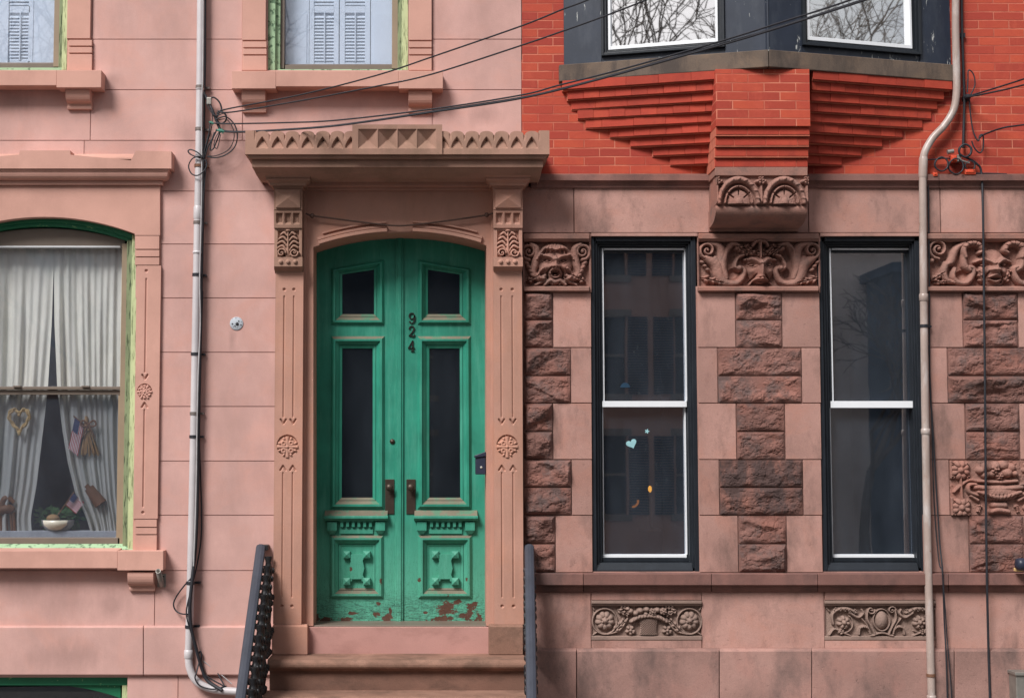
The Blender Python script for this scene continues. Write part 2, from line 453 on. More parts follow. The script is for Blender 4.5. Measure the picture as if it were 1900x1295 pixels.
def brick_mat():
    t = NT('painted_red_brick'); c = t.n('TexCoord').outputs['Object']
    xyz = t.n('SeparateXYZ', {0: c})
    z0 = PW(1100, 227.5, 0).z
    wob = t.math('MULTIPLY', t.math('SUBTRACT', t.noise(c, 3, 3), .5), .012)
    v = t.n('CombineXYZ', {0: xyz.outputs[0], 1: t.math('ADD', t.math('SUBTRACT', xyz.outputs[2], z0), wob), 2: 0.0}).outputs[0]
    b = t.n('TexBrick', {'Vector': v, 'Color1': lin(186, 80, 56), 'Color2': lin(150, 56, 46), 'Mortar': lin(204, 124, 100), 'Scale': 1.0,
        'Mortar Size': .0048, 'Mortar Smooth': .35, 'Bias': 0.0, 'Brick Width': .25, 'Row Height': .0709}, offset=.5)
    col = b.outputs['Color']
    patch = t.ramp(t.noise(c, 5, 6, .65), .42, .62)
    mort = t.ramp(b.outputs['Fac'], .2, .8)
    hide = t.math('MULTIPLY', mort, t.ramp(t.noise(c, 2.3, 4), .4, .6))
    col = t.mix(t.math('MULTIPLY', hide, .72), col, lin(150, 56, 42))
    col = t.mix(t.math('MULTIPLY', patch, .45), col, lin(162, 60, 50))
    col = t.mix(t.ramp(t.noise(t.obj((1, 1, .5)), 3.4, 7, .7, .5), .55, .72, 0, .5), col, lin(192, 88, 66))
    col = t.mix(t.ramp(t.noise(c, 14, 7, .75), .62, .74, 0, .35), col, lin(204, 124, 104))
    h = t.math('SUBTRACT', t.math('MULTIPLY', t.noise(c, 40, 6, .65), .35), t.math('MULTIPLY', b.outputs['Fac'], .9))
    return t.bsdf(col, .75, t.bump(h, .55, .01), spec=.3)
M['brick'] = brick_mat()
M['brickunit'] = stone('painted_corbel_brick', lin(164, 62, 47), var=.14, warm=lin(174, 74, 53), stain=lin(134, 52, 43), amt=.5, sscale=7, lo=.5, hi=.68, grain=.06, tv=.12, bump=.3, bscale=45, rough=.75)
M['mortar'] = plain('painted_mortar', lin(186, 106, 84), .9)

def door_mat():
    t = NT('peeling_green_door_paint'); o = t.obj(); z = t.n('SeparateXYZ', {0: o}).outputs[2]
    zb = PW(740, 1160, -.3).z
    c = lin(44, 133, 111)
    col = t.mix(t.ramp(t.noise(o, 3, 6, .6), .35, .65), mul(c, 1.14), mul(c, .8))
    col = t.mix(t.ramp(t.noise(t.obj((7, 7, .7)), 3, 6, .7), .48, .7, 0, .5), col, lin(84, 160, 138))
    low = t.ramp(z, zb+1.0, zb, 0, 1)
    # sun-bleached paint towards the bottom: real fading of the lower rails
    col = t.mix(t.math('MULTIPLY', low, .75), col, lin(100, 172, 145))
    # cracks along the grain
    cr = t.noise(t.obj((3, 3, 22)), 3.4, 7, .66, .8)
    cmask = t.ramp(t.math('ABSOLUTE', t.math('SUBTRACT', cr, .5)), .0, .032, 1, 0)
    low2 = t.ramp(z, zb+.30, zb+.17, 0, 1)
    cv = t.noise(t.obj((26, 26, 3)), 2.2, 6, .66, .6)
    vmask = t.math('MULTIPLY', t.ramp(t.math('ABSOLUTE', t.math('SUBTRACT', cv, .5)), 0, .015, 1, 0), t.ramp(z, zb+.9, zb+.2, 0, .8))
    col = t.mix(t.math('MULTIPLY', cmask, low2), col, lin(14, 46, 38))
    col = t.mix(vmask, col, lin(28, 80, 62))
    # peeled patches down to brown primer
    pn = t.noise(t.obj((1, 1, 1.35)), 5.2, 9, .62, .5)
    thr = t.ramp(z, zb+.5, zb+.03, .80, .565)
    pm = t.ramp(t.math('SUBTRACT', pn, thr), 0, .012)
    xs = t.n('SeparateXYZ', {0: o}).outputs[0]; wn = t.noise(t.obj((1, 1, 1.5)), 17, 9, .72)
    for cx, cy, rx, ry in ((828, 1130, 15, 14), (820, 1148, 20, 5), (872, 1132, 6, 14), (862, 1143, 12, 6), (849, 1116, 7, 5), (718, 1148, 9, 9), (640, 1149, 14, 4), (700, 1139, 8, 4), (606, 1150, 9, 6), (656, 1137, 9, 3), (703, 1120, 5, 3), (790, 1136, 5, 3), (724, 1132, 3, 5), (707, 1078, 3, 5), (866, 1075, 3, 4), (778, 1076, 2.5, 5), (651, 1057, 3, 4)):
        c0, k0 = PW(cx, cy, -.30), 2760/12.3
        ex = t.math('MULTIPLY', t.math('SUBTRACT', xs, c0.x), k0/rx); ez = t.math('MULTIPLY', t.math('SUBTRACT', z, c0.z), k0/ry)
        d2 = t.math('SQRT', t.math('ADD', t.math('MULTIPLY', ex, ex), t.math('MULTIPLY', ez, ez)))
        e = t.math('ADD', d2, t.math('MULTIPLY', t.math('SUBTRACT', wn, .5), 4.2))
        pm = t.math('MAXIMUM', pm, t.ramp(e, 1.05, .95))
    col = t.mix(pm, col, t.mix(t.noise(o, 25, 4), lin(64, 40, 30), lin(104, 72, 58)))
    h = t.math('SUBTRACT', t.math('MULTIPLY', t.noise(t.obj((8, 8, 1)), 12, 5, .6), .25), t.math('ADD', t.math('MULTIPLY', pm, .8), t.math('MULTIPLY', t.math('MULTIPLY', cmask, low2), .8)))
    return t.bsdf(col, .5, t.bump(h, .4, .006), spec=.35)
M['door'] = door_mat()
M['wornsill'] = stone('worn_moulding_edge', lin(122, 116, 100), var=.2, stain=lin(70, 130, 104), amt=.7, sscale=9, lo=.5, hi=.6, bump=.3, rough=.8)
M['doorglass'] = glass('door_glass', .10, (.55, .55, .55, 1), .006, .02)
M['brass'] = plain('aged_bronze', lin(74, 62, 54), .45, .5, .6)
M['numeral'] = plain('dark_bronze_numerals', lin(48, 44, 40), .4, .5, .5)
M['palegreen'] = paint('peeling_pale_green_paint', lin(186, 197, 150), chip=lin(126, 136, 100), chip_lo=.54, chip_hi=.60, chip_scale=34, chip_stretch=(2.2, 2.2, .22), grime=lin(150, 168, 120), gamt=.5, bump=.4, rough=.6)
M['sagegreen'] = paint('worn_sage_paint', lin(130, 140, 106), var=.2, chip=lin(78, 88, 66), chip_lo=.55, chip_hi=.59, chip_scale=34, chip_stretch=(2.4, 2.4, .2), bump=.5, rough=.7)
M['mintgreen'] = paint('chipped_mint_paint', lin(158, 188, 150), chip=lin(92, 118, 92), chip_lo=.54, chip_hi=.60, chip_scale=26, bump=.5, rough=.6)
M['darkgreen'] = paint('dark_green_paint', lin(34, 116, 82), chip=lin(120, 168, 120), chip_lo=.63, chip_hi=.66, chip_scale=20, rough=.5)
M['taupe'] = paint('taupe_window_frame', lin(116, 103, 93), var=.1, rough=.45)  # darkened to take in the shade of the arched recess
M['beige'] = paint('beige_window_frame', lin(146, 127, 106), var=.1, rough=.5)
M['black'] = paint('glossy_black_frame', lin(34, 38, 44), var=.1, rough=.35, grime=lin(58, 64, 72), gamt=.3)
M['white'] = paint('white_sash_paint', lin(226, 228, 232), var=.03, rough=.35)
M['navy'] = paint('navy_bay_panels', lin(40, 47, 61), var=.16, rough=.45, chip=lin(176, 178, 176), chip_lo=.64, chip_hi=.67, chip_scale=9, chip_stretch=(2.2, 2.2, .5), grime=lin(80, 84, 92), gamt=.35)
M['shutter'] = paint('white_shutter_paint', lin(214, 220, 228), var=.04, rough=.5)
M['glass'] = glass('window_glass', .08, (.97, .98, 1, 1), .004, .04)
M['glassdark'] = glass('screened_glass', .07, (.74, .76, .8, 1), .004, .03)
M['glassfront'] = glass('front_window_glass', .23, (.8, .84, .9, 1), .004, .03)
M['glasssky'] = glass('coated_bay_glass', .85, (.8, .82, .84, 1), .01)
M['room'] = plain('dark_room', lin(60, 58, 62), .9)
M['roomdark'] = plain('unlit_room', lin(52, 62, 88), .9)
M['pipe'] = paint('grey_pipe_paint', lin(196, 190, 192), var=.1, rough=.4, chip=lin(150, 128, 96), chip_lo=.68, chip_hi=.72, chip_scale=12, metallic=.1)
M['pipebrown'] = paint('tan_drain_paint', lin(166, 148, 140), var=.14, rough=.32, grime=lin(196, 190, 188), gamt=.8, chip=lin(140, 92, 66), chip_lo=.69, chip_hi=.74, chip_scale=9)
M['band'] = plain('pipe_band', lin(120, 110, 106), .5, .4, .3)
M['rust'] = plain('rusty_band', lin(112, 78, 60), .8)
M['cable'] = plain('black_cable', lin(38, 38, 44), .55)
M['cablegrey'] = plain('grey_cable', lin(170, 168, 170), .55)
M['iron'] = paint('slate_iron_paint', lin(62, 65, 75), var=.14, rough=.4, grime=lin(44, 46, 52), gamt=.4)
M['irondark'] = paint('black_cast_iron', lin(30, 30, 33), var=.2, rough=.5, grime=lin(60, 56, 54), gamt=.4)
M['ironbrown'] = plain('rusted_iron', lin(84, 62, 54), .75)
M['galv'] = plain('galvanised_metal', lin(150, 146, 140), .45, .5, .6, .2)
M['zinc'] = paint('spattered_plate', lin(176, 182, 190), var=.15, rough=.6, chip=lin(60, 60, 64), chip_lo=.6, chip_hi=.63, chip_scale=60)
M['greentie'] = plain('green_clamp', lin(62, 118, 104), .5)
M['orangeclip'] = plain('orange_clip', lin(198, 74, 46), .5)
def cloth(name, c, tr=.45):
    t = NT(name); o = t.obj()
    w = t.noise(t.obj((1, 1, .25)), 14, 5, .6)
    col = t.mix(t.ramp(w, .35, .65), mul(c, 1.05), mul(c, .88))
    d = t.n('BsdfDiffuse', {'Color': col}); l = t.n('BsdfTranslucent', {'Color': col})
    mx = t.n('MixShader', {0: tr, 1: d.outputs[0], 2: l.outputs[0]})
    t.t.links.new(mx.outputs[0], t.out.inputs[0]); return t.m
M['curtain'] = cloth('sheer_curtain', lin(243, 239, 226), .25)
M['lace'] = cloth('white_lace', lin(235, 235, 235), .2)
M['straw'] = plain('straw', lin(206, 164, 112), .8, bump=.4, bscale=120)
M['gold'] = plain('braided_straw', lin(226, 190, 130), .7, bump=.4, bscale=150)
M['flagred'] = plain('flag_red', lin(190, 48, 52), .8)
M['flagwhite'] = plain('flag_white', lin(232, 228, 222), .8)
M['flagblue'] = plain('flag_blue', lin(52, 62, 104), .8)
M['china'] = plain('white_china', lin(178, 175, 164), .3, .4)
M['foliage'] = plain('houseplant_leaf', lin(74, 112, 62), .5)
M['wood'] = plain('brown_wood', lin(142, 98, 66), .6)
M['sticker'] = plain('pale_blue_sticker', lin(146, 190, 196), .6)
M['stickerblue'] = plain('blue_sticker', lin(22, 52, 74), .6)
M['mail'] = plain('dark_blue_mailbox', lin(46, 50, 66), .4)
M['lamp'] = emit('lit_bulb', (1, .42, .05, 1), 1.1)
M['lampdim'] = emit('dim_bulb', (1, .3, .04, 1), .25)
# =================================================================== PINK ROWHOUSE
pink = thing('pink_rowhouse', (PW(480, 1480).x, 0, PW(480, 1480).z), 'pink painted brownstone rowhouse with green double doors under a carved stone hood', 'house')
GZ = PW(800, 1480).z            # pavement level
TOPY = -330                     # facades continue above the picture
LEFTX = -420

def arc(x0, y0, x1, y1, ya, k=20):
    """points of a shallow arch from (x0,y0) over apex height ya to (x1,y1), photo pixels"""
    xc = (x0+x1)/2; h = abs(x1-x0)/2; s = (y0+y1)/2-ya; Rr = (h*h+s*s)/(2*s); out = []
    a = math.asin(h/Rr)
    for i in range(k+1):
        t = -a+2*a*i/k
        out.append((xc+Rr*math.sin(t), ya+Rr-Rr*math.cos(t)+(y0-y1)/2*(1-2*i/k)))
    return out

# openings in the wall (px rects): living-room window, two upper windows, doorway, basement window
holes = [(-84, 395, 252, 1021), (-330, TOPY+40, 128, 131), (497, TOPY+40, 758, 131), (566, 335, 912, 1600), (-104, 1256, 236, 1700)]
mb = MB()
for r in subtract((LEFTX, TOPY, 967, 1760), holes): mb.pbox(*r, -.30, -.010, tint=.5)
def course(y0, y1, xs, n=0.0):
    g = .75
    for a, b in zip(xs[:-1], xs[1:]):
        t = rnd.random()
        for r in subtract((a+g, y0+g, b-g, y1-g), holes): mb.pbox(*r, -.009, n, tint=t)
X0, X1 = LEFTX, 967.8
for y0, y1, xs in [(-330, -208, [X0, 300, X1]), (-208, -115, [X0, 450, X1]), (-115, -21, [X0, 172, 450, 802, X1]), (-21, 73.4, [X0, 172, 450, 802, X1]), (73.4, 167, [X0, 172, 450, 802, X1]),
    (167, 261, [X0, 168, 450, 802, X1]), (261, 355, [X0, 155.5, X1]), (355, 453, [X0, 640, X1]), (453, 553, [X0, X1]), (553, 653.5, [X0, X1]), (653.5, 754, [X0, X1]),
    (754, 855, [X0, X1]), (855, 955.5, [X0, X1]), (955.5, 1058, [X0, X1]), (1058, 1161, [X0, 287, X1]), (1253, 1350, [X0, 330, X1]), (1350, 1450, [X0, 240, X1]), (1450, 1760, [X0, X1])]:
    course(y0, y1, xs)
mb.build('wall', M['pink'], pink)

# belt course with a small weathered top
mb = MB()
for xa, xb in ((LEFTX, 265.4), (266.6, 512)):
    mb.cornice([(1160, .0, xa, xb), (1163.5, .035, xa, xb), (1251, .035, xa, xb), (1253.5, .0, xa, xb)])
mb.build('belt_course', M['pink'], pink, bevel=.004)

# ---- living-room window surround: hood, arched lintel, carved pilaster, sill
mb = MB()
fr = [(-158, 313), (-158, 281), (-86, 280), (-77, 297), (35, 287), (37, 279.5), (130, 279.5), (131, 287.5), (243, 298), (252, 280), (318, 281), (318, 313)]
mb.pprism(fr, -.01, .15)
for a, b in ((-84, 36), (131, 250)):      # sloped weathering behind the cut-outs
    x0, x1, z0, z1 = F0.R(a, 286, b, 300, .05)
    mb.hprism([(-.005, z1+.012), (-.005, z0), (.146, z0-.002), (.146, z0+.01)], x0, x1, tint=.9)
cov = [(313.2, .135, -153, 313), (317, .135, -153, 313), (319, .125, -151, 311)]
for i in range(7):
    a = i/6*math.pi/2
    cov.append((319+17*math.sin(a)*.95, .06+.065*math.cos(a), -151+(1-math.cos(a))*9, 311-(1-math.cos(a))*9))
cov += [(337.5, .062, -142, 301.5), (343, .062, -142, 301.5), (344, .03, -138, 297.5)]
mb.cornice(cov)
mb.build('window_hood', M['trim'], pink, bevel=.004)
mb = MB()
a = arc(-84, 434, 250, 434, 403, 24)
mb.pprism([(-139, 343.5), (297, 343.5), (297, 437), (250, 437)] + a[::-1] + [(-84, 437), (-139, 437)], -.10, .036)
mb.build('arched_lintel', M['trim'], pink, bevel=.003)

def pil_relief(px0, px1, y0, y1, n, lines, cy, rr, ends, flats=None):
    r = Relief(px0, y0, px1, y1, n, 1.35)
    v = 5
    (ta, tb, tdot), (ba, bb, bdot) = ends
    pc = (px0+px1)/2-(1.5 if rr > 15 else -4.4 if False else 0); r.H = np.where(np.hypot(r.X-(268.3 if rr < 15 else pc-.5), r.Y-cy) < rr+(.5 if rr < 15 else 1.5), -.018, r.H)
    for x in lines:
        r.carve([(x, ta), (x, tb)], 1.9, .013, 1); r.carve([(x, ba), (x, bb)], 1.9, .013, 1)
        for yy in (tdot, bdot): r.blob(x, yy, 3.2, 3.2, .014, sub=True)
        r.carve([(x-v, tb+8-3), (x, tb+13), (x+v, tb+8-3)], 2.2, .02, 1)
        r.carve([(x-v, ba-8+3), (x, ba-13), (x+v, ba-8+3)], 2.2, .02, 1)
    return r
def rosette(px, py, rr, n, parent, mat, petals=4):
    r = Relief(px-rr-1, py-rr-1, px+rr+1, py+rr+1, n+.004, 2.0)
    d = np.hypot(r.X-px, r.Y-py)
    r.H = np.where(d < rr, -.014, -.04)
    for k in range(petals):
        a = math.radians(45+360/petals*k)
        r.blob(px+math.cos(a)*rr*.48, py+math.sin(a)*rr*.48, rr*.36, rr*.36, .022, base=-.012)
        b = math.radians(360/petals*k)
        r.stroke([(px, py), (px+math.cos(b)*rr*.95, py+math.sin(b)*rr*.95)], [rr*.12, rr*.2], .016, 1, base=-.008)
        for sg in (-1, 1):
            e = b+sg*.42; r.blob(px+math.cos(e)*rr*.82, py+math.sin(e)*rr*.82, rr*.19, rr*.13, .02, math.degrees(e), base=-.01)
    for k in range(petals):
        a = math.radians(45+360/petals*k)
        r.blob(px+math.cos(a)*rr*.5, py+math.sin(a)*rr*.5, rr*.13, rr*.13, .012, sub=True)
    r.blob(px, py, rr*.2, rr*.2, .026, base=-.01)
    r.H = np.where(d < rr+.5, r.H, -.04)
    m = MB(); r.mesh(m, n-.06); return m.build('rosette', mat, parent)

mb = MB()
r = pil_relief(250.5, 295.5, 493, 962, .03, [268.5], 727, 13, ((518, 692, 503), (762, 940, 951)))
r.mesh(mb, -.01)
for y0, y1 in ((437.5, 462), (464, 476), (478, 491.5), (963.5, 977), (979, 990.5), (992.5, 1021)):
    mb.pbox(250.5, y0, 295.3 if y1 < 600 else 290.5, y1, -.01, .032)
mb.pbox(250.5, 437, 295, 1021, -.02, .008)
pil_w = mb.build('window_pilaster', M['trim'], pink)
rosette(268.3, 727, 13.5, .03, pil_w, M['trim'], 6)

def sill(name, xl, xr, y0, y1, xi0, xi1, brackets, n=.15):
    mb = MB()
    mb.pbox(xl, y0, xi0, y1+2, -.01, n); mb.pbox(xi1, y0, xr, y1+2, -.01, n)
    x0, x1, z0, z1 = F0.R(xi0, y0, xi1, y1-2, n)
    mb.hprism([(-.15, z1+.02), (-.15, z0), (n-.0015, z0), (n-.0015, z1)], x0, x1)
    s = mb.build(name, M['trim'], pink, bevel=.004)
    for bx0, bx1, by0, by1 in brackets:
        m = MB(); x0, x1, z0, z1 = F0.R(bx0, by0, bx1, by1, .07)
        H = z1-z0; pr = [(-.01, z1), (.10, z1)]
        for i in range(9):
            a = i/8*math.pi*.62
            pr.append((.052+.058*math.cos(a*1.0) if i else .11, z1-H*.08-H*.62*math.sin(a)/1.0 if i < 8 else z0+H*.22))
        pr += [(.035, z0+H*.1), (.03, z0), (-.01, z0)]
        m.hprism(pr, x0, x1); m.build('sill_bracket', M['trim'], s, bevel=.003)
    return s
sill('window_sill', -140, 303, 1021.5, 1056, -52, 218, [(238, 286, 1060, 1097), (-120, -72, 1060, 1097)], .13)
sill('window_sill', -400, 188, 130.5, 161, -300, 105, [(123, 168.5, 163, 201)])
sill('window_sill', 430, 822, 132, 163, 512, 740, [(449, 493, 166, 207), (758, 802, 168, 208)])

# upper window jamb stones with three incised lines
mb = MB()
for xa, xb in ((127.5, 170.5), (451, 494.5), (758.5, 801)):
    mb = MB()
    for y0, y1 in ((TOPY, 72), (74.6, 85.5), (88, 98.5), (101, 131)):
        o = 3 if xa > 400 else 0
        mb.pbox(xa, y0+(o if y0 > 0 else 0), xb, y1+o*(y1 < 120), -.01, .03)
    mb.pbox(xa+.5, TOPY, xb-.5, 131, -.01, .016)
    mb.build('upper_window_jamb', M['trim'], pink, bevel=.003)

# ---- living-room window: dark green arched head, peeling pale green jamb, taupe sashes
mb = MB()
o1 = arc(-84, 438, 252, 438, 402, 24); o2 = arc(-84, 452, 248, 452, 420, 24)
for (da, db, n0, n1) in ((0, .55, -.14, -.045), (.5, 1.0, -.16, -.075)):
    p = [(a[0]*(1-da)+b[0]*da, a[1]*(1-da)+b[1]*da) for a, b in zip(o1, o2)]
    q = [(a[0]*(1-db)+b[0]*db, a[1]*(1-db)+b[1]*db) for a, b in zip(o1, o2)]
    mb.pprism(p+q[::-1], n0, n1, 0)
mb.pbox(241, 436, 251.5, 1019, -.14, -.03, 1); mb.pbox(231.5, 446, 241.5, 1019, -.16, -.062, 3)
mb.pbox(-85, 436, -66, 1019, -.14, -.04, 1)
x0, x1, z0, z1 = F0.R(-84, 1009.5, 251, 1021, -.03)
mb.hprism([(-.2, z1), (-.09, z1), (-.035, z0+.018), (-.02, z0+.004), (-.02, z0), (-.2, z0)], x0, x1, 2)
win = mb.build('window', [M['darkgreen'], M['palegreen'], M['mintgreen'], M['sagegreen']], pink, bevel=.004)
mb = MB()                                                           # taupe window frame and sashes
mb.pprism([(-66, 458)] + arc(-66, 446, 232, 446, 424, 16) + [(232, 458)], -.2, -.12, 0)
mb.pbox(222.5, 452, 232, 1010, -.2, -.10, 1); mb.pbox(-66, 452, -56, 1010, -.2, -.10, 1)
mb.pbox(-56, 456.5, 223, 459, -.18, -.112, 2)
mb.pbox(-56, 717, 222.8, 722.5, -.2, -.125, 0); mb.pbox(-56, 723.5, 222.6, 732, -.22, -.15, 0)
mb.pbox(217.5, 732, 222.2, 998, -.22, -.155, 1); mb.pbox(-56, 732, -51, 998, -.22, -.155, 1)
mb.pbox(-56, 997.5, 222, 1009.5, -.2, -.10, 0)
mb.build('sash_frame', [M['taupe'], M['beige'], M['white']], win, bevel=.002)
mb = MB(); mb.pbox(-57, 457, 223.5, 720, -.158, -.154); mb.build('pane', M['glass'], win)
mb = MB(); mb.pbox(-57, 727, 219, 999, -.186, -.182); mb.build('pane', M['glassdark'], win)
for lx in (24, 151):
    mb = MB(); mb.pbox(lx, 715.5, lx+14, 718, -.14, -.105); mb.build('sash_lock', M['taupe'], win)

# ---- upper windows
def upper_window(gx0, gx1, gb, fr_r, pale_r, left, shut):
    """gx: glass, gb: glass bottom, fr_r/pale_r: right frame / pale strip edges"""
    mb = MB()
    mb.pbox(fr_r, TOPY+40, fr_r+(pale_r-fr_r)*.42, 131, -.16, -.07, 2); mb.pbox(fr_r+(pale_r-fr_r)*.38, TOPY+40, pale_r, 131, -.14, -.03, 0)
    mb.pbox(left[0], TOPY+40, left[0]+(left[1]-left[0])*.6, 131, -.14, -.03, 1); mb.pbox(left[0]+(left[1]-left[0])*.55, TOPY+40, left[1], 131, -.16, -.07, 1)
    mb.pbox(left[0], gb+9.5, pale_r, 132, -.2, -.06, 1)
    w = mb.build('window', [M['palegreen'], M['mintgreen'], M['sagegreen']], pink, bevel=.004)
    mb = MB()
    mb.pbox(gx1, TOPY+50, fr_r+.5, gb+8, -.2, -.10, 1); mb.pbox(left[1]-.5, TOPY+50, gx0, gb+8, -.2, -.10, 0)
    mb.pbox(gx0, gb+1.5, gx1, gb+10, -.2, -.11, 0); mb.pbox(gx0, gb, gx1, gb+2, -.22, -.15, 2)
    mb.build('sash_frame', [M['taupe'], M['beige'], M['band']], w, bevel=.002)
    mb = MB(); mb.pbox(gx0-1, TOPY+50, gx1+1, gb+2, -.17, -.166); mb.build('pane', M['glassup'], w)
    for sx0, sx1, lou in shut:
        mb = MB(); n = -.25
        if lou is None:
            mb.pbox(sx0, TOPY+50, sx1, gb+12, n-.03, n); 
            mb.pbox(sx0+5, 26, sx1-5, gb+4, n, n+.008)
        else:
            l0, l1 = lou
            mb.pbox(sx0, TOPY+50, l0, gb+12, n-.03, n); mb.pbox(l1, TOPY+50, sx1, gb+12, n-.03, n)
            for ya, yb in ((12, 24), (gb-2.5, gb+12), (-150, -138)): mb.pbox(l0, ya, l1, yb, n-.03, n)
            y = -130
            while y < gb-3:
                if not 9 < y < 25:
                    x0, x1, z0, z1 = F0.R(l0, y, l1, y+5.6, n-.01)
                    mb.hprism([(n-.028, z1+.006), (n-.003, z0+.003), (n-.003, z0-.002), (n-.028, z1)], x0, x1)
                y += 6.1
            mb.pbox(l0-1, TOPY+50, l1+1, gb+10, n-.04, n-.031)
            mb.pbox((l0+l1)/2-1, 22, (l0+l1)/2+1, gb-5, n, n+.01)
        mb.build('shutter', M['shutter'], w)
    return w
M['glassup'] = glass('upper_window_glass', .09, (.95, .97, 1, 1), .004, .06)
upper_window(528.5, 727.5, 119.5, 738, 757.5, (498, 521), [(520, 574, None), (575, 629, (583.5, 620)), (631, 687, (640.5, 677.5)), (688.5, 738, None)])
upper_window(-300, 102.5, 116.5, 112, 127.5, (-330, -310), [(-60, -2, (-45, -14)), (-1, 64, (18, 55.5)), (65, 112, None)])

# ---- basement window
mb = MB()
mb.pbox(-104, 1254, 236, 1271, -.2, -.06, 0); mb.pbox(224, 1271, 236, 1600, -.2, -.05, 1); mb.pbox(-104, 1271, -92, 1600, -.2, -.06, 0)
o1 = [(-92, 1271), (224, 1271)]; a = arc(-92, 1295, 224, 1295, 1268, 16)
mb.pprism([(-92, 1270), (224, 1270)] + a[::-1], -.22, -.09, 0)
w = mb.build('basement_window', [M['darkgreen'], M['palegreen']], pink, bevel=.004)
mb = MB(); mb.pbox(-95, 1262, 228, 1600, -.2, -.196); mb.build('pane', M['glassdark'], w)
mb = MB(); mb.pbox(-104, 1600, 236, 1612, -.2, .05); mb.build('sill_board', M['trim'], w)

# ---- rooms behind the windows (open boxes)
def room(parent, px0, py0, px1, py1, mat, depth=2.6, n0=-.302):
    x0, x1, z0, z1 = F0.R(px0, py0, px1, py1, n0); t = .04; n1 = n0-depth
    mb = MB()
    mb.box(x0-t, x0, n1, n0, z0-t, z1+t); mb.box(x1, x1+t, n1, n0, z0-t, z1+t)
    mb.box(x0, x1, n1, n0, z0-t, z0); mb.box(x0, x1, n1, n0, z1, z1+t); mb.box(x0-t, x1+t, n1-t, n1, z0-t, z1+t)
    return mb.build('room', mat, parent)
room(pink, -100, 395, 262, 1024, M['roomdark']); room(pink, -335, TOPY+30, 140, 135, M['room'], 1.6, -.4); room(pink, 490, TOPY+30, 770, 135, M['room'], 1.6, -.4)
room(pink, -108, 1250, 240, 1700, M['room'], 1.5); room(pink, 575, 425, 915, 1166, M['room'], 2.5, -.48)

# =================================================================== DOORWAY
# tympanum + jambs in one arch-cut slab
A = arc(581.5, 459, 902.5, 456, 431.5, 28)
mb = MB()
mb.pprism([(562, 1161), (562, 336), (915, 336), (915, 1161), (902.5, 1161)] + A[::-1] + [(581.5, 1161)], -.44, .03)
for xa, xb in ((561, 567), (912, 917)): mb.pbox(xa, 340, xb, 1161, .0, .05)
def arc_off(A, d):
    out = []
    for i, p in enumerate(A):
        q = Vector(A[min(i+1, len(A)-1)])-Vector(A[max(i-1, 0)]); q.normalize()
        out.append((p[0]+q.y*d, p[1]-q.x*d))
    return out
for d0, d1, n1, lx, rx, g in ((2.5, 9, .075, 590, 893, 15), (9.8, 14.5, .06, 590, 893, 15), (18.5, 21.5, .055, 595, 889, 18)):
    lo, hi = arc_off(A, d0), arc_off(A, d1)
    for side in (0, 1):
        sel = [i for i in range(len(A)) if (lx < A[i][0] < 741-g if side == 0 else 743+g < A[i][0] < rx)]
        mb.pprism([lo[i] for i in sel]+[hi[i] for i in reversed(sel)], .02, n1)
mb.pbox(560, 336, 918, 346, .0, .12); mb.pbox(562, 345, 916, 353, .0, .07)      # bed mould under the hood
mb.build('door_arch', M['pil'], pink, bevel=.003)

# door hood: moulded slab, frieze of little gothic arches, centre block of sunk pyramids
mb = MB()
mb.cornice([(262, .47, 457, 1017), (286.3, .50, 455, 1019), (288, .475, 459, 1015), (290.5, .475, 461, 1013), (294, .47, 461, 1013), (297, .425, 467, 1008), (298, .43, 467, 1008), (310.5, .43, 467.5, 1007.5),
            (312, .40, 470, 1006), (322, .34, 474, 1004), (331, .26, 480, 1002), (338, .16, 486, 998), (340, -.01, 487, 996)])
hood = mb.build('door_hood', M['tan'], pink, bevel=.004)
def scallop(cs, w, lo, hi, x0, x1):
    def f(x):
        y = lo
        for c in cs:
            d = abs(x-c)/w
            if d < 1: y = min(y, lo-(lo-hi)*math.sqrt(max(0, 1-d*d)))
        return y
    return f
def frieze(x0, x1, cs, solid):
    top = scallop(cs, 12.6, 250, 243.5, x0, x1)
    def tf(x):
        if solid[0] < x < solid[1]: return 242.5
        return top(x)
    r = Relief(x0, 242, x1, 286.5, .5, 1.7, tf)
    for c in cs:
        # pointed niche: width shrinks to the tip
        u = np.clip((r.Y-253.5)/(275-253.5), 0, 1); half = 11.0*np.clip(1-(1-u)**1.75, 0, 1)
        inside = (np.abs(r.X-c) < half) & (r.Y > 253.5) & (r.Y < 275.5)
        q = np.clip((half-np.abs(r.X-c))/6.5, 0, 1)*np.clip((276-r.Y)/2.6, 0, 1)
        r.H = np.where(inside, -.06*q, r.H)
        # raised rim of each little arch
        r.H = np.where((np.abs(np.abs(r.X-c)-13.6) < 1.1) & (r.Y < 262) & ~inside, r.H-.008*np.clip((262-r.Y)/10, 0, 1), r.H)
    m = MB(); r.mesh(m, .33); return m.build('arch_frieze', M['tan'], hood)
frieze(455, 655, [486.5, 515, 542, 570.5, 599, 626, 651], (454, 474))
frieze(819, 1019.5, [823, 848, 876, 902.8, 931, 959, 987], (1000, 1020))
r = Relief(653.5, 231.5, 820.5, 286.5, .515, 1.7)
for i in range(4):
    c = 682.5+36.4*i; u = np.maximum(np.abs(r.X-c)/17.4, np.abs(r.Y-257.7)/17.6)
    r.H = np.where(u < 1, -.052*(1-u)**.95-.004, r.H)
mb = MB(); r.mesh(mb, .33); mb.build('pyramid_block', M['tan'], hood)

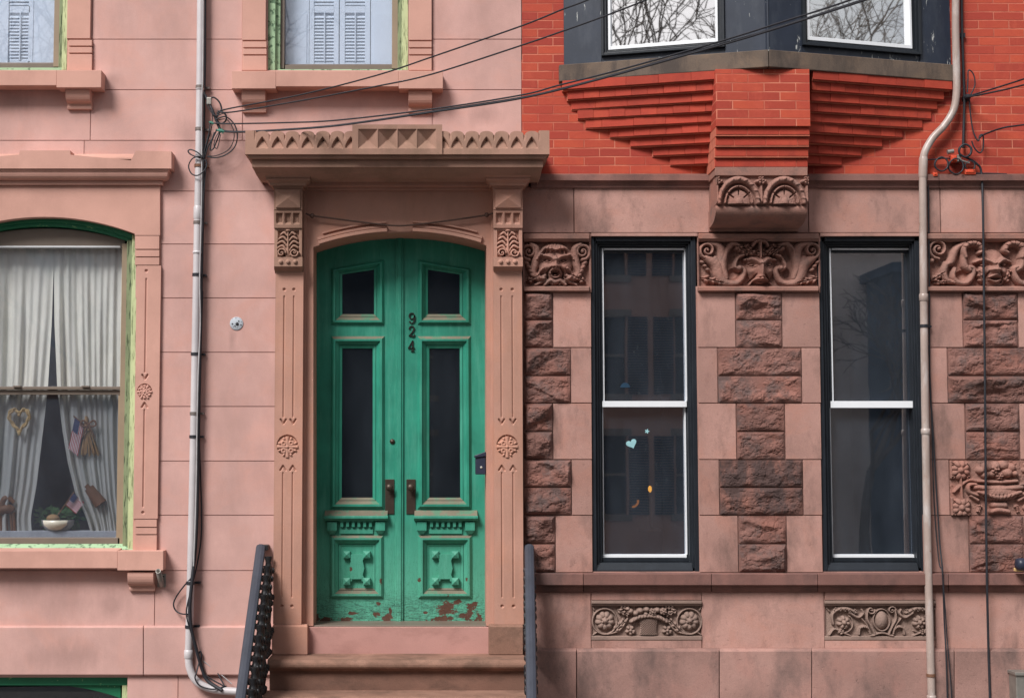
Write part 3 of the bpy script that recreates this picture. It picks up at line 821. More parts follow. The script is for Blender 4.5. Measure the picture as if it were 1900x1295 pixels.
# pilasters with capitals
def door_pilaster(xa, xb, mirror):
    mb = MB()
    w0 = xb-xa
    ls = [xa+17.5, xa+35.5] if not mirror else [xa+16, xa+37]
    r = pil_relief(xa+1.5, xb-.5, 505, 1158, .11, ls, 829, 18, ((551, 776, 538), (880, 1108, 1125)))
    r.mesh(mb, -.01)
    p = mb.build('door_pilaster', M['pil'], pink)
    rosette((xa+xb)/2-1.5, 829, 19.5, .11, p, M['pil'])
    mb = MB()                                                       # capital
    L, Rr = (487, 580.5) if not mirror else (897, 989)
    sL = (xa-L); sR = (Rr-xb)
    def row(y, k, n): return (y, n, xa-sL*k, xb+sR*k)
    mb.cornice([row(317, 1, .34), row(321.5, 1, .34), row(322.5, .9, .325), row(327, .78, .30), row(330.5, .66, .285), row(331, .72, .29), row(334, .72, .29), row(335, .6, .27), row(340, .36, .245), row(343.5, .3, .24), row(344.5, .3, .24), row(345.5, .06, .205), row(350, .04, .2)])
    x0, x1 = xa+.5, xb-1
    mb.pbox(x0, 349, x1, 389, -.01, .195)
    ax0, ax1, az0, az1 = F0.R(x0+3.5, 353, x1-3.5, 386, .2)          # pyramid boss
    mx, mz = (ax0+ax1)/2, (az0+az1)/2; w = F0.w
    v = [w(ax0, .195, az0), w(ax1, .195, az0), w(ax1, .195, az1), w(ax0, .195, az1)]
    v2 = [w(ax0, .212, az0), w(ax1, .212, az0), w(ax1, .212, az1), w(ax0, .212, az1), w(mx, .245, mz)]
    mb.add(v+v2, [(0,1,5,4), (1,2,6,5), (2,3,7,6), (3,0,4,7), (4,5,8), (5,6,8), (6,7,8), (7,4,8)])
    r = Relief(x0, 390.5, x1, 423, .165, 1.6)                        # fluted block
    sl = (423-r.Y)/32.5; r.H = .025*sl
    for i in range(3):
        c = x0+(x1-x0)*(.2+.3*i); u = np.abs(r.X-c)/6.5
        ins = (u < 1) & (r.Y > 396) & (r.Y < 417)
        r.H = np.where(ins, r.H-.028*np.minimum(1, (1-u)*2.2)*np.clip((417-r.Y)/6, 0, 1), r.H)
    r.mesh(mb, -.01)
    r = Relief(x0+.5, 423.5, x1-.5, 477, .15, 1.8)                      # palmette panel
    cx = (x0+x1)/2
    inner = (np.abs(r.X-cx) < 20) & (r.Y > 427)
    r.H = np.where(inner, -.03, 0)
    for sg in (-1, 1):
        for k in range(5):
            yy = 431+8.2*k; wv = [13, 16.5, 18.5, 18.5, 17][k]
            r.stroke([(cx+sg*2.5, yy+6+k*1.5), (cx+sg*wv*.55, yy+1), (cx+sg*wv, yy+4.5)], [2.2, 3.6, 2.6], .042, base=-.03)
            for j in range(3): r.blob(cx+sg*(6+j*4.2), yy+6.6-j*.8, 1.0, 1.0, .02, sub=True)
        r.spiral(cx+sg*11.5, 470, 6.5, 1.2, 0, sg, 2.6, .045, True)
    r.stroke([(cx, 429), (cx, 452), (cx, 476)], [1.8, 2.6, 5.5], .05, base=-.03)
    r.blob(cx, 428.5, 5, 2.6, .03)
    r.mesh(mb, -.01)
    r = Relief(x0, 477, x1+.5, 494.5, .18, 1.6)
    for i in range(3): r.blob(cx-13.5+13.5*i, 486, 4.2, 4.4, .018)
    r.mesh(mb, -.01)
    mb.cornice([(494.5, .17, x0, x1), (499, .15, x0, x1), (503, .12, x0+1, x1-1), (506.5, .11, x0+1.5, x1-1.5)])
    mb.pbox(xa+1, 505, xb-1, 1158, -.01, .075)
    mb.build('capital', M['pil'] if mirror else M['tan'], p, bevel=.0025)
    mb = MB()                                                       # plinth block
    a0, a1 = (504.5, 570.5) if not mirror else (907, 970.5)
    mb.cornice([(1158.5, .115, a0+3, a1-1), (1162, .14, a0, a1), (1214, .14, a0, a1)])
    mb.build('plinth_block', M['step'] if mirror else M['pil'], p, bevel=.004)
door_pilaster(508, 561.5, False); door_pilaster(915, 970.5, True)
mb = MB(); mb.pbox(570, 1163, 907.5, 1214, -.44, .055); mb.pbox(581, 1159.6, 903, 1163, -.44, .02, 1)
mb.build('threshold', [M['thresh'], M['taupe']], pink, bevel=.004)

# ---- the green double door
ND = -.30
def door_leaf(m):
    """m maps a left-leaf pixel x to this leaf"""
    lf = m(583) < 740
    def P(x0, y0, x1, y1, n0, n1, b, mat=0):
        a, c = sorted((m(x0), m(x1))); b.pbox(a, y0, c, y1, n0, n1, mat)
    x_in = 741.5 if lf else 742.5
    b = MB()
    # stiles and rails around three openings; lancet head for the top light
    top = [(p[0], p[1]) for p in arc(577, 452, 907, 452, 426, 30)]
    def ytop(x): return min(top, key=lambda q: abs(q[0]-x))[1]
    xo = 577 if lf else 907
    cols = sorted((xo, m(622))), sorted((m(705), x_in))
    for a, c in cols:
        b.pprism([(a, 1160)]+[(a+(c-a)*i/6, ytop(a+(c-a)*i/6)) for i in range(7)]+[(c, 1160)], ND-.05, ND)
    a, c = sorted((m(622), m(705)))
    tp = [(a+(c-a)*i/8, ytop(a+(c-a)*i/8)) for i in range(9)]
    hd = [(m(705), 487), (m(622), 504)] if not lf else [(m(705), 487), (m(622), 504)]
    hd.sort(key=lambda q: -q[0])
    b.pprism(tp+hd, ND-.05, ND)
    for ya, yb in ((594, 633), (936, 1002), (1102, 1160)): b.pbox(a, ya, c, yb, ND-.05, ND)
    leaf = b.build('door_leaf', M['door'], pink, bevel=.002)
    def moulding(outer, inner, steps):
        mm = MB()
        for t0, t1, n in steps:
            for i in range(len(outer)):
                j = (i+1) % len(outer)
                q = lambda k, t: (outer[k][0]*(1-t)+inner[k][0]*t, outer[k][1]*(1-t)+inner[k][1]*t)
                n0, n1 = n
                A_, B_, C_, D_ = q(i, t0), q(j, t0), q(j, t1), q(i, t1)
                f = F0
                def pt(p, nn): u, z = f.pix(p[0], p[1], nn); return f.w(u, nn, z)
                bot = outer[i][1] > 580 and outer[j][1] > 580 and abs(outer[i][1]-outer[j][1]) < 3 and outer[i][1] == max(p[1] for p in outer)
                topw = max(outer[i][1], outer[j][1]) == min(p[1] for p in outer)
                wm = 1 if (bot and .4 < t0 < .8) or (topw and t0 == 0) else 0
                v = [pt(A_, n0), pt(B_, n0), pt(C_, n1), pt(D_, n1), pt(A_, ND-.06), pt(B_, ND-.06), pt(C_, ND-.06), pt(D_, ND-.06)]
                mm.add(v, [(0,1,2,3), (4,5,1,0), (3,2,6,7), (1,5,6,2), (4,0,3,7), (7,6,5,4)], wm, tint=.5)
        return mm.build('panel_moulding', [M['door'], M['wornsill']], leaf)
    S = [(0, .22, (ND+.004, ND+.03)), (.22, .38, (ND+.03, ND+.03)), (.38, .42, (ND+.018, ND+.018)), (.42, .72, (ND+.016, ND-.014)), (.72, .76, (ND-.026, ND-.026)), (.76, 1, (ND-.012, ND-.024))]
    mp = lambda L: [(m(x), y) for x, y in L]
    moulding(mp([(614, 498.5), (712.5, 482), (713, 602), (614, 602)]), mp([(635, 509.5), (694, 500.5), (694, 583), (635, 583)]), S)
    moulding(mp([(614.5, 624), (713.5, 624), (713.5, 944), (613, 944)]), mp([(635, 646.5), (691.5, 646.5), (691.5, 923), (634, 923)]), S)
    moulding(mp([(612, 993), (712, 993), (712, 1110), (611.5, 1110)]), mp([(634, 1015), (690, 1015), (690, 1089), (634, 1089)]), S)
    g = MB(); P(633, 498, 696, 585, ND-.036, ND-.032, g); g.build('pane', M['doorglass'], leaf)
    g = MB(); P(633, 645, 693, 925, ND-.036, ND-.032, g); g.build('pane', M['doorglass'], leaf)
    # raised bottom panel with strapwork: four bosses joined by a waisted plate
    g = MB(); P(633, 1014, 691, 1091, ND-.06, ND-.02, g)
    c = m(662); pl = [(c-16, 1028), (c+16, 1028), (c+11, 1040), (c+14, 1054), (c+11, 1066), (c+16, 1078), (c+9, 1078), (c+9, 1074), (c-9, 1074), (c-9, 1078), (c-16, 1078), (c-11, 1066), (c-14, 1054), (c-11, 1040)]
    g.pprism(pl, ND-.03, ND+.014)
    for bx in (-18.5, 18.5):
        for by in (1028.5, 1078):
            x0, x1, z0, z1 = F0.R(c+bx-6.5, by-6.5, c+bx+6.5, by+6.5, ND); w = F0.w; mx, mz = (x0+x1)/2, (z0+z1)/2
            g.add([w(x0, ND-.03, z0), w(x1, ND-.03, z0), w(x1, ND-.03, z1), w(x0, ND-.03, z1), w(x0, ND+.022, z0), w(x1, ND+.022, z0), w(x1, ND+.022, z1), w(x0, ND+.022, z1), w(mx, ND+.038, mz)],
                  [(0,1,5,4), (1,2,6,5), (2,3,7,6), (3,0,4,7), (4,5,8), (5,6,8), (6,7,8), (7,4,8)])
    g.build('bottom_panel', M['door'], leaf, bevel=.001)
    # dentil shelf
    g = MB()
    x0, x1, za, zb = F0.R(min(m(601), m(720)), 957, max(m(601), m(720)), 966, ND+.07)
    zt = F0.pix(m(660), 946.5, ND+.004)[1]
    g.hprism([(ND-.01, za), (ND-.01, zb), (ND+.066, zb), (ND+.072, zb-.006), (ND+.072, za+.018), (ND+.06, za+.012), (ND+.05, za)], x0, x1)
    g.hprism([(ND-.01, zb+.0005), (ND-.01, zt), (ND+.004, zt), (ND+.066, zb+.0005)], x0+.004, x1-.004, 1)
    for i in range(6): P(631.5+10.6*i, 967.5, 637+10.6*i, 977.5, ND-.01, ND+.035, g)
    P(630, 966, 693, 968, ND-.01, ND+.042, g)
    P(630.5, 982, 692, 990, ND-.01, ND+.016, g); P(632, 979, 690, 982.2, ND-.01, ND+.008, g)
    for bx in (616, 705.5):
        q = m(bx); a0, a1, zl, zh = F0.R(q-9, 968, q+9, 984, ND+.03)
        g.box(a0, a1, ND-.01, ND+.04, zl, zh); mx = (a0+a1)/2
        w = F0.w; zt = zl-.03
        g.add([w(a0, ND-.01, zl), w(a1, ND-.01, zl), w(a1, ND+.04, zl), w(a0, ND+.04, zl), w(mx-.015, ND-.01, zt), w(mx+.015, ND-.01, zt), w(mx+.015, ND+.02, zt), w(mx-.015, ND+.02, zt)],
              [(0,3,7,4), (3,2,6,7), (2,1,5,6), (4,7,6,5), (1,0,4,5)])
    g.build('dentil_shelf', [M['door'], M['wornsill']], leaf, bevel=.002)
    # lock plate and knob
    hx = 723 if lf else 762.5
    g = MB(); g.pbox(hx-8.5, 889, hx+8.5, 953.5, ND-.005, ND+.008)
    g.pbox(hx-1.2, 921, hx+1.2, 927, ND+.006, ND+.0095)
    g.build('lock_plate', M['brass'], leaf, bevel=.002)
    g = MB(); g.lathe(PW(hx, 904, ND+.006), (0, -1, 0), [(.016, 0), (.011, .012), (.011, .028), (.026, .036), (.031, .048), (.028, .06), (.014, .068), (0, .069)], 18)
    g.build('door_knob', M['brass'], leaf)
    return leaf
leafL = door_leaf(lambda x: x)
leafR = door_leaf(lambda x: 1488.0-x)
mb = MB()
mb.pbox(734, 432, 748.5, 1160, ND-.01, ND+.018); mb.pbox(737.5, 432, 745, 1160, ND+.016, ND+.028)
mb.build('astragal', M['door'], leafL, bevel=.005)
mb = MB(); mb.lathe(PW(728, 819, ND), (0, -1, 0), [(.02, 0), (.022, .004), (.02, .009), (.008, .012), (.005, .016), (0, .0165)], 16); mb.build('lock_cylinder', M['brass'], leafL)
mb = MB(); mb.pbox(576, 428, 908, 440, ND-.08, ND-.052); mb.pbox(575, 440, 590, 1160, ND-.08, ND-.052); mb.pbox(897, 440, 909, 1160, ND-.08, ND-.052)
mb.build('door_jamb', M['door'], pink)

# house numbers 9 2 4, serif bronze digits
def digit(strokes, name_y):
    mb = MB()
    for pts, wd, sm in strokes:
        P = [Vector((*F0.pix(x, y, ND+.01), 0)) for x, y in pts]
        P = smooth_line(P, sm); k = len(P)
        hw = [np.interp(i/(k-1), np.linspace(0, 1, len(wd)), wd)/2760*12.2 for i in range(k)]
        mb.ribbon([(p.x, p.y) for p in P], hw, ND-.002, ND+.012, tint=.5)
    return mb.build('house_number', M['numeral'], leafR)
x, y = 764.5, 590.5
digit([([(x+4.6, y-3), (x+3, y-8), (x, y-9.4), (x-3.6, y-8), (x-5, y-4), (x-3.4, y), (x, y+.9), (x+3.4, y-.6), (x+4.8, y-4), (x+4.8, y+2), (x+3, y+7), (x-1, y+9.3), (x-4, y+8)], [1.2, .9, .8, 1.2, 1.4, 1.2, .9, 1, 1.3, 1.5, 1.2, .8, .8], 5), ([(x-4.6, y+5.4), (x-3.6, y+7.6)], [1.5, 1.3], 1)], y)
x, y = 763.8, 615
digit([([(x-4.2, y-4.4), (x-3.4, y-8), (x, y-9.6), (x+3.6, y-8), (x+4.4, y-4.6), (x+2.6, y-.4), (x-1.6, y+4.4), (x-5, y+8.6)], [1.6, 1.0, .8, 1.2, 1.6, 1.3, .9, .8], 5), ([(x-5, y+8.4), (x-1.5, y+7.6), (x+2, y+9), (x+5, y+8), (x+5.4, y+5)], [.9, 1.3, 1.3, 1.0, .6], 4)], y)
x, y = 763.5, 642
digit([([(x+2, y-10), (x-6, y+4)], [.8, .8], 1), ([(x-6.4, y+4), (x+6.2, y+4)], [.8, .8], 1), ([(x+2.2, y-10), (x+2.2, y+9.4)], [1.4, 1.4], 1), ([(x-1.4, y+9.6), (x+5.4, y+9.6)], [.7, .7], 1)], y)
# =================================================================== BRICK AND SANDSTONE ROWHOUSE
RX = 2330
brickh = thing('brick_rowhouse', (PW(1450, 1480).x, 0, GZ), 'red brick rowhouse with carved sandstone ground floor and navy bay window above', 'house')
bayhole = (1075, TOPY+40, 1740, 112)
mb = MB()
for r in subtract((967.8, TOPY, RX, 330), [bayhole]): mb.pbox(*r, -.30, -.004)
mb.build('brick_wall', M['brick'], brickh)

# sandstone backing wall with the two window openings
W1 = (1097, 438.5, 1294.5, 1060); W2 = (1522, 438.5, 1713, 1060)
mb = MB()
for r in subtract((960, 329, RX, 1760), [W1, W2, (562, 300, 971, 1600), (973, 448, 1093, 531.5), (1297.5, 448, 1518.5, 531.5), (1722.5, 448, 1984, 531.5), (1763, 855, 1984, 954.5), (1098, 1122, 1301.5, 1179.5), (1531, 1122, 1735.5, 1179.5)]): mb.pbox(*r, -.30, -.012, tint=.3)
mb.build('stone_backing', M['smooth'], brickh)

# smooth ashlar blocks (each its own tint)
mb = MB()
def ash(x0, y0, x1, y1, n=0.0, g=.8): mb.pbox(x0+g, y0+g, x1-g, y1-g, -.011, n)
for a, b in ((960, 1065), (1065, 1330), (1330, 1500), (1500, 1745), (1745, 1980), (1980, RX)): ash(a, 346, b, 432.5, .01)
for a, b in ((1097, 1294.5), (1522, 1713)): ash(a, 432.5, b, 438.5, .01, 0)
rows = [(543, 645), (645, 748), (748, 852.5), (852.5, 956), (956, 1062)]
p1r = [1026, 1059, 1026, 1060.5, 1030.5]
p2l = [1365, 1332, 1366.5, 1335, 1370]; p2r = [1451, 1487.5, 1456.5, 1490, 1459.5]
p3l = [1786.5, 1758.5, 1791, 1762, 1798]; p3r = [1889, 1925, 1892, 1925, 1900]
for i, (y0, y1) in enumerate(rows):
    k = i*.9
    ash(p1r[i], y0, 1097.5+i*.6, y1); ash(1294+i*.9, y0, p2l[i], y1); ash(p2r[i], y0, 1522+i*1.1, y1)
    ash(1713+i*1.3, y0, p3l[i], y1); ash(p3r[i], y0, 1985, y1)
    ash(2170, y0, RX, y1)
for a, b in ((960, 1097), (1302.5, 1530), (1736, 1985), (1985, RX)): ash(a, 1097, b, 1203)
for a, b in ((1097, 1302.5), (1530, 1736)): ash(a, 1097, b, 1113.5); ash(a, 1180.5, b, 1203)
mb.build('ashlar', M['smooth'], brickh, bevel=.003)
mb = MB()
for a, b in ((972, 1070), (1070, 1335), (1335, 1506.5), (1506.5, 1771), (1771, 1990), (1990, RX)):
    mb.cornice([(1202, .0, a, b), (1207.5, .05, a+.8, b-.8), (1330, .05, a+.8, b-.8)])
    mb.pbox(a+.8, 1330, b-.8, 1480, -.01, .05)
    mb.pbox(a+.8, 1480, b-.8, 1700, -.01, .05)
mb.build('plinth_course', M['plinth'], brickh, bevel=.004)

# belt mould under the brick, and sill course
mb = MB()
for a, b in ((985, 1332), (1496, 1742), (1743, RX)):
    mb.cornice([(323, .0, a, b), (324, .075, a, b), (335, .075, a, b), (336.5, .055, a, b), (343, .035, a, b), (348.5, .03, a, b), (350, .0, a, b)])
mb.build('belt_mould', M['string'], brickh, bevel=.003)
mb = MB()
for a, b in ((972, 1082), (1083, 1320), (1321, 1517), (1518, 1760), (1761, RX)):
    mb.cornice([(1062, .0, a, b), (1064.5, .085, a, b), (1085, .085, a, b), (1086.5, .05, a, b), (1090, .045, a, b), (1097, .02, a, b), (1098.5, .0, a, b)], nb=-.2)
mb.build('sill_course', M['string'], brickh, bevel=.003)

# rock-faced blocks
def rough_block(x0, y0, x1, y1, parent, seed, dark=None):
    g = 1.0; r = Relief(x0+g, y0+g, x1-g, y1-g, .004, 1.25)
    X, Y = r.X, r.Y
    e = np.minimum(np.minimum(X-r.r[0], r.r[2]-X), np.minimum(Y-r.r[1], r.r[3]-Y))
    ramp = np.clip((e-.6)/6, 0, 1)**.6
    q = np.random.RandomState(seed)
    K = max(7, int((x1-x0)/9)); fac = np.full(X.shape, 9.0)
    wx = X+9*(fbm(X/14, Y/14, seed+40, 3)-.45); wy = Y+9*(fbm(X/14, Y/14, seed+80, 3)-.45)
    for k in range(K):                                  # chiselled planes
        cx = x0+(x1-x0)*(k+q.rand())/K; cy = y0+(y1-y0)*(.15+.8*q.rand())
        a = q.uniform(-.5, .5)*.0032; b = q.uniform(-.9, .5)*.0045
        fac = np.minimum(fac, .052+q.uniform(-.008, .014)+a*(wx-cx)+b*(wy-cy)+.00035*np.hypot(wx-cx, wy-cy))
    body = np.clip(fac, .006, .075)
    n = fbm(X/22, Y/16, seed, 5)-.48; rg = np.abs(fbm(X/13, Y/9, seed+7, 4)-.47)
    r.H = ramp*(body*1.05+.046*n-.15*np.clip(.045-rg, 0, 1))+.012*ramp*np.clip((Y-y0)/(y1-y0), 0, 1)+.004*(fbm(X/2.2, Y/2.2, seed+3, 2)-.5)*ramp
    r.H = np.clip(r.H, 0, .12)
    m = MB(); r.mesh(m, -.012, tint=q.rand() if dark is None else dark); return m.build('rock_faced_block', M['rough'] if dark is None else M['roughdark'], parent)
M['roughdark'] = stone('sooted_rock_face', lin(120, 86, 78), var=.2, warm=lin(140, 94, 81), stain=lin(64, 56, 56), amt=.8, sscale=6, streak=.5, lo=.42, hi=.56, grain=.14, tv=.05, bump=.6, bscale=45)
halves = [(543, 593.5, 645), (645, 697, 748), (748, 800.5, 852.5), (852.5, 904, 956), (956, 1008.5, 1062)]

def pier(xl, xr, lefts, rights, panel_x, skip=()):
    mb = MB()
    a, b = panel_x
    mb.cornice([(432.8, .0, a, b), (434, .045, a, b), (443, .045, a, b), (444.5, .03, a, b), (447.5, .022, a, b), (449, .0, a, b)])
    mb.cornice([(531, .0, a, b), (533, .05, a, b), (539.5, .05, a, b), (541, .012, a, b), (543, .0, a, b)])
    if b < 1800: mb.pbox(b+.2, 433, xr, 543, -.01, .0)
    if a > xl+1: mb.pbox(xl, 433, a-.2, 543, -.01, .0)
    p = mb.build('stone_pier', M['carved'], brickh, bevel=.003)
    for i, (ya, ym, yb) in enumerate(halves):
        if i in skip: continue
        dk = .3 if (xl > 1290 and xr < 1530 and i == 3) else None
        rough_block(lefts[i], ya, rights[i], ym, p, int(xl)+i*31, dk); rough_block(lefts[i], ym, rights[i], yb, p, int(xl)+i*31+13, dk)
    return p
P1 = pier(971.5, 1097, [971.8]*5, p1r, (971.5, 1093.5))
P2 = pier(1294.5, 1521, p2l, p2r, (1296.5, 1519))
P3 = pier(1714, 1985, p3l, p3r, (1721.5, 1985), skip=(3,))

def panel(parent, r, nb, name='carved_panel', mat='carved', rough=.006, seed=1, deep=.007):
    r.H = r.H*1.05 +.0035*(fbm(r.X/1.7, r.Y/1.7, seed+60, 2)-.4) - deep*np.clip((.012-r.H)/.012, 0, 1) + rough*(fbm(r.X/5, r.Y/5, seed, 3)-.45)
    m = MB(); r.mesh(m, nb, tint=.5); return m.build(name, M[mat], parent)

# --- snarling mask
r = Relief(972.5, 447.5, 1093.5, 532, -.034, 2.1).crop(4.98, 960, 420)
for sg, cx in ((1, 105), (-1, 600)):
    r.spiral(cx, 240, 62, 1.6, 90, sg, 20, .05)
    r.stroke([(cx+sg*20, 175), (cx+sg*70, 215), (cx+sg*62, 330), (cx+sg*40, 430), (cx+sg*95, 490), (cx+sg*150, 460)], [26, 34, 40, 34, 30, 18], .052)
    for k in range(4): r.blob(cx+sg*(-20+18*k), 345+38*k, 34, 22, .045+.004*k, sg*40)
    r.leaf((cx+sg*-30, 520), (cx+sg*110, 450), 34, .05)
    r.stroke([(cx+sg*60, 545), (cx+sg*160, 510), (cx+sg*215, 540)], [14, 20, 12], .04)
r.blob(345, 330, 168, 185, .045); r.g(345, 360, 105, 120, .035)
for k in range(11):
    a = -1.35+2.7*k/10; r.ridge([(345+35*math.sin(a), 225), (345+115*math.sin(a), 178+62*(1-math.cos(a))), (345+170*math.sin(a), 240+95*(1-math.cos(a)))], [14, 20, 14], .022)
for sg in (-1, 1):
    r.ridge([(345+sg*20, 318), (345+sg*60, 288), (345+sg*130, 278)], [26, 34, 22], .038)
    r.g(345+sg*72, 326, 40, 19, -.036); r.blob(345+sg*72, 327, 22, 11, .058)
    r.ridge([(345+sg*40, 338), (345+sg*80, 346), (345+sg*112, 330)], [9, 11, 8], .014)
    r.g(345+sg*88, 388, 44, 34, .026); r.ridge([(345+sg*38, 392), (345+sg*72, 430), (345+sg*66, 482)], [12, 16, 12], -.03)
    r.ridge([(345+sg*115, 400), (345+sg*150, 440), (345+sg*128, 492), (345+sg*85, 488)], [20, 26, 24, 14], .035)
    r.g(345+sg*30, 382, 24, 20, .03)
r.ridge([(345, 300), (345, 345), (345, 384)], [24, 28, 40], .05)
for sg in (-1, 1): r.g(345+sg*17, 392, 8, 7, -.03)
r.g(345, 440, 44, 26, -.06); r.ridge([(295, 440), (310, 415), (345, 408), (380, 415), (395, 440)], [12, 14, 14, 14, 12], .02); r.ridge([(300, 445), (318, 474), (345, 482), (372, 474), (390, 445)], [12, 14, 16, 14, 12], .035)
for k in range(4): r.blob(321+16*k, 424, 7, 10, .06)
r.blob(345, 458, 24, 12, .045)
r.stroke([(250, 545), (300, 505), (345, 520), (390, 505), (440, 545)], [18, 24, 30, 24, 18], .06)
panel(P1, r, -.14, seed=3)
# --- bearded leaf mask between the windows
r = Relief(1297, 447.5, 1519, 532, -.034, 2.0).crop(4.98, 1280, 300)
for sg in (1, -1):
    X = lambda v: 640-sg*(640-v)
    P = lambda L: [(X(a), b) for a, b in L]
    r.spiral(X(158), 825, 66, 1.5, 90, sg, 18, .055)
    r.stroke(P([(165, 755), (270, 790), (300, 880), (270, 960), (230, 900)]), [16, 38, 52, 48, 30], .045)
    r.stroke(P([(150, 900), (240, 960), (270, 1060), (330, 1125), (430, 1125), (485, 1060), (490, 1000), (450, 985)]), [34, 60, 56, 40, 32, 30, 24, 26], .055)
    r.stroke(P([(330, 1080), (300, 960), (340, 830), (390, 765), (450, 780)]), [26, 42, 34, 26, 20], .05)
    r.stroke(P([(490, 870), (430, 900), (410, 980), (450, 1000)]), [14, 18, 20, 26], .06)
    r.blob(X(450), 990, 32, 32, .075)
    for k in range(3): r.blob(X(110+24*k), 935+34*k, 26, 17, .05, sg*30)
    r.leaf((X(95), 1075), (X(300), 1125), 44, .055, 3)
    r.leaf((X(430), 790), (X(540), 870), 34, .07); r.leaf((X(590), 880), (X(500), 770), 34, .08)
    r.blob(X(430), 810, 22, 20, .075)
    r.blob(X(390), 870, 55, 80, .03, 20, sub=True); r.blob(X(395), 1030, 40, 45, .03, sub=True)
r.blob(640, 985, 128, 155, .045); r.g(640, 990, 90, 120, .04)
for sg in (1, -1):
    X = lambda v: 640-sg*(640-v)
    r.ridge([(X(622), 950), (X(570), 908), (X(495), 915)], [24, 36, 20], .042)
    r.g(X(562), 960, 42, 18, -.038); r.blob(X(562), 963, 24, 10, .066)
    r.ridge([(X(600), 972), (X(560), 982), (X(525), 970)], [8, 11, 8], .014)
    r.g(X(548), 1022, 40, 36, .022); r.ridge([(X(600), 1050), (X(572), 1085), (X(540), 1120)], [12, 16, 12], -.028)
    r.ridge([(X(640), 1098), (X(595), 1098), (X(556), 1118), (X(540), 1142)], [18, 24, 18, 10], .045)
    for k in range(3): r.ridge([(X(628), 1098), (X(590), 1100+7*k), (X(555), 1122+6*k)], [3, 4, 3], -.012)
    for k in range(3): r.leaf((X(636), 890-10*k), (X(610-28*k), 820+22*k), 18, .085, 2)
    r.g(X(612), 1072, 20, 17, .03)
r.ridge([(640, 925), (642, 1000), (643, 1074)], [22, 26, 42], .058)
for sg in (-1, 1): r.g(642+sg*16, 1086, 8, 6, -.025)
r.stroke([(640, 760), (640, 900)], [16, 10], .09)
r.stroke([(570, 790), (600, 750), (640, 740), (690, 755), (710, 790)], [14, 18, 22, 18, 14], .08)
r.g(640, 1128, 34, 10, .03)
panel(P2, r, -.14, seed=5)
# --- horned mask at the right pier
r = Relief(1722, 447.5, 1985, 532, -.034, 1.9).crop(4.625, 1500, 420)
r.spiral(1105, 200, 74, 1.7, 90, 1, 18, .055); r.blob(1050, 300, 26, 26, .05); r.blob(1100, 285, 24, 22, .045)
for sg in (1, -1):
    X = lambda v: 1572-sg*(1572-v)
    P = lambda L: [(X(a), b) for a, b in L]
    r.stroke(P([(1340, 145), (1260, 200), (1215, 300), (1180, 330)]), [16, 34, 40, 22], .055)
    r.stroke(P([(1330, 270), (1320, 200), (1370, 155), (1440, 160), (1475, 210), (1450, 235)]), [26, 30, 30, 30, 26, 16], .075)
    for k in range(6): a = math.radians(200+32*k); r.carve([(X(1395+44*math.cos(a)), 210+44*math.sin(a)), (X(1395+88*math.cos(a)), 210+80*math.sin(a))], 5, .02)
    r.stroke(P([(1170, 330), (1150, 400), (1180, 470), (1260, 490)]), [30, 34, 26, 16], .055)
    r.stroke(P([(1320, 250), (1330, 340), (1370, 380)]), [26, 32, 26], .06)
    r.stroke(P([(1240, 370), (1225, 440), (1270, 490), (1340, 490), (1390, 430), (1400, 370), (1370, 355)]), [18, 28, 30, 30, 30, 24, 22], .062)
    r.blob(X(1310), 425, 46, 46, .03, sub=True)
    r.leaf((X(1040), 470), (X(1150), 400), 34, .055); r.leaf((X(1060), 490), (X(1200), 480), 26, .06)
    r.leaf((X(1480), 500), (X(1430), 370), 30, .06)
r.blob(1572, 370, 125, 172, .042); r.g(1572, 380, 90, 120, .04)
for sg in (1, -1):
    r.ridge([(1572+sg*20, 330), (1572+sg*85, 292), (1572+sg*155, 312)], [22, 36, 18], .045); r.g(1572+sg*85, 336, 44, 18, -.04); r.blob(1572+sg*85, 338, 22, 10, .06)
    r.g(1572+sg*85, 396, 40, 34, .026); r.g(1572+sg*32, 383, 22, 18, .035); r.ridge([(1572+sg*48, 400), (1572+sg*72, 440), (1572+sg*66, 485)], [12, 15, 12], -.028)
r.ridge([(1572, 315), (1572, 350), (1572, 386)], [26, 32, 48], .055)
r.ridge([(1520, 446), (1572, 428), (1624, 446)], [12, 17, 12], .03); r.ridge([(1522, 466), (1572, 484), (1622, 466)], [12, 17, 12], .032); r.g(1572, 456, 42, 9, -.035)
panel(P3, r, -.14, seed=9)
# --- urn of fruit
r = Relief(1762, 854, 1985, 955, -.004, 1.9).crop(3.2375, 1500, 690)
r.H += np.where(fbm(r.X/9, r.Y/9, 4, 3) > .6, .004, 0)
for cy in (590, 815):
    r.stroke([(855, cy-55), (855, cy+45)], [9, 9], .03); r.flower(910, cy, 58, 8, .045, 20); r.blob(910, cy, 24, 24, .06)
    for k in range(4): a = math.radians(45+90*k); r.leaf((910+28*math.cos(a), cy+28*math.sin(a)), (910+70*math.cos(a), cy+62*math.sin(a)), 18, .04, 2)
r.stroke([(910, 620), (916, 780)], [8, 8], .035)
r.stroke([(870, 720), (900, 690), (960, 650), (1010, 655)], [8, 12, 10, 14], .03)
r.stroke([(1015, 655), (1130, 662), (1245, 655)], [12, 13, 12], .05); r.stroke([(1000, 692), (1130, 702), (1270, 692)], [18, 20, 18], .055)
r.blob(1132, 725, 138, 52, .06); r.stroke([(1010, 720), (1132, 752), (1260, 720)], [9, 12, 9], .016, base=.05)
for k in range(9): r.carve([(1040+23*k, 738), (1060+18*k, 772)], 6, .012)
r.stroke([(1100, 800), (1170, 800)], [20, 20], .045); r.stroke([(1085, 838), (1130, 828), (1190, 838)], [16, 20, 16], .05)
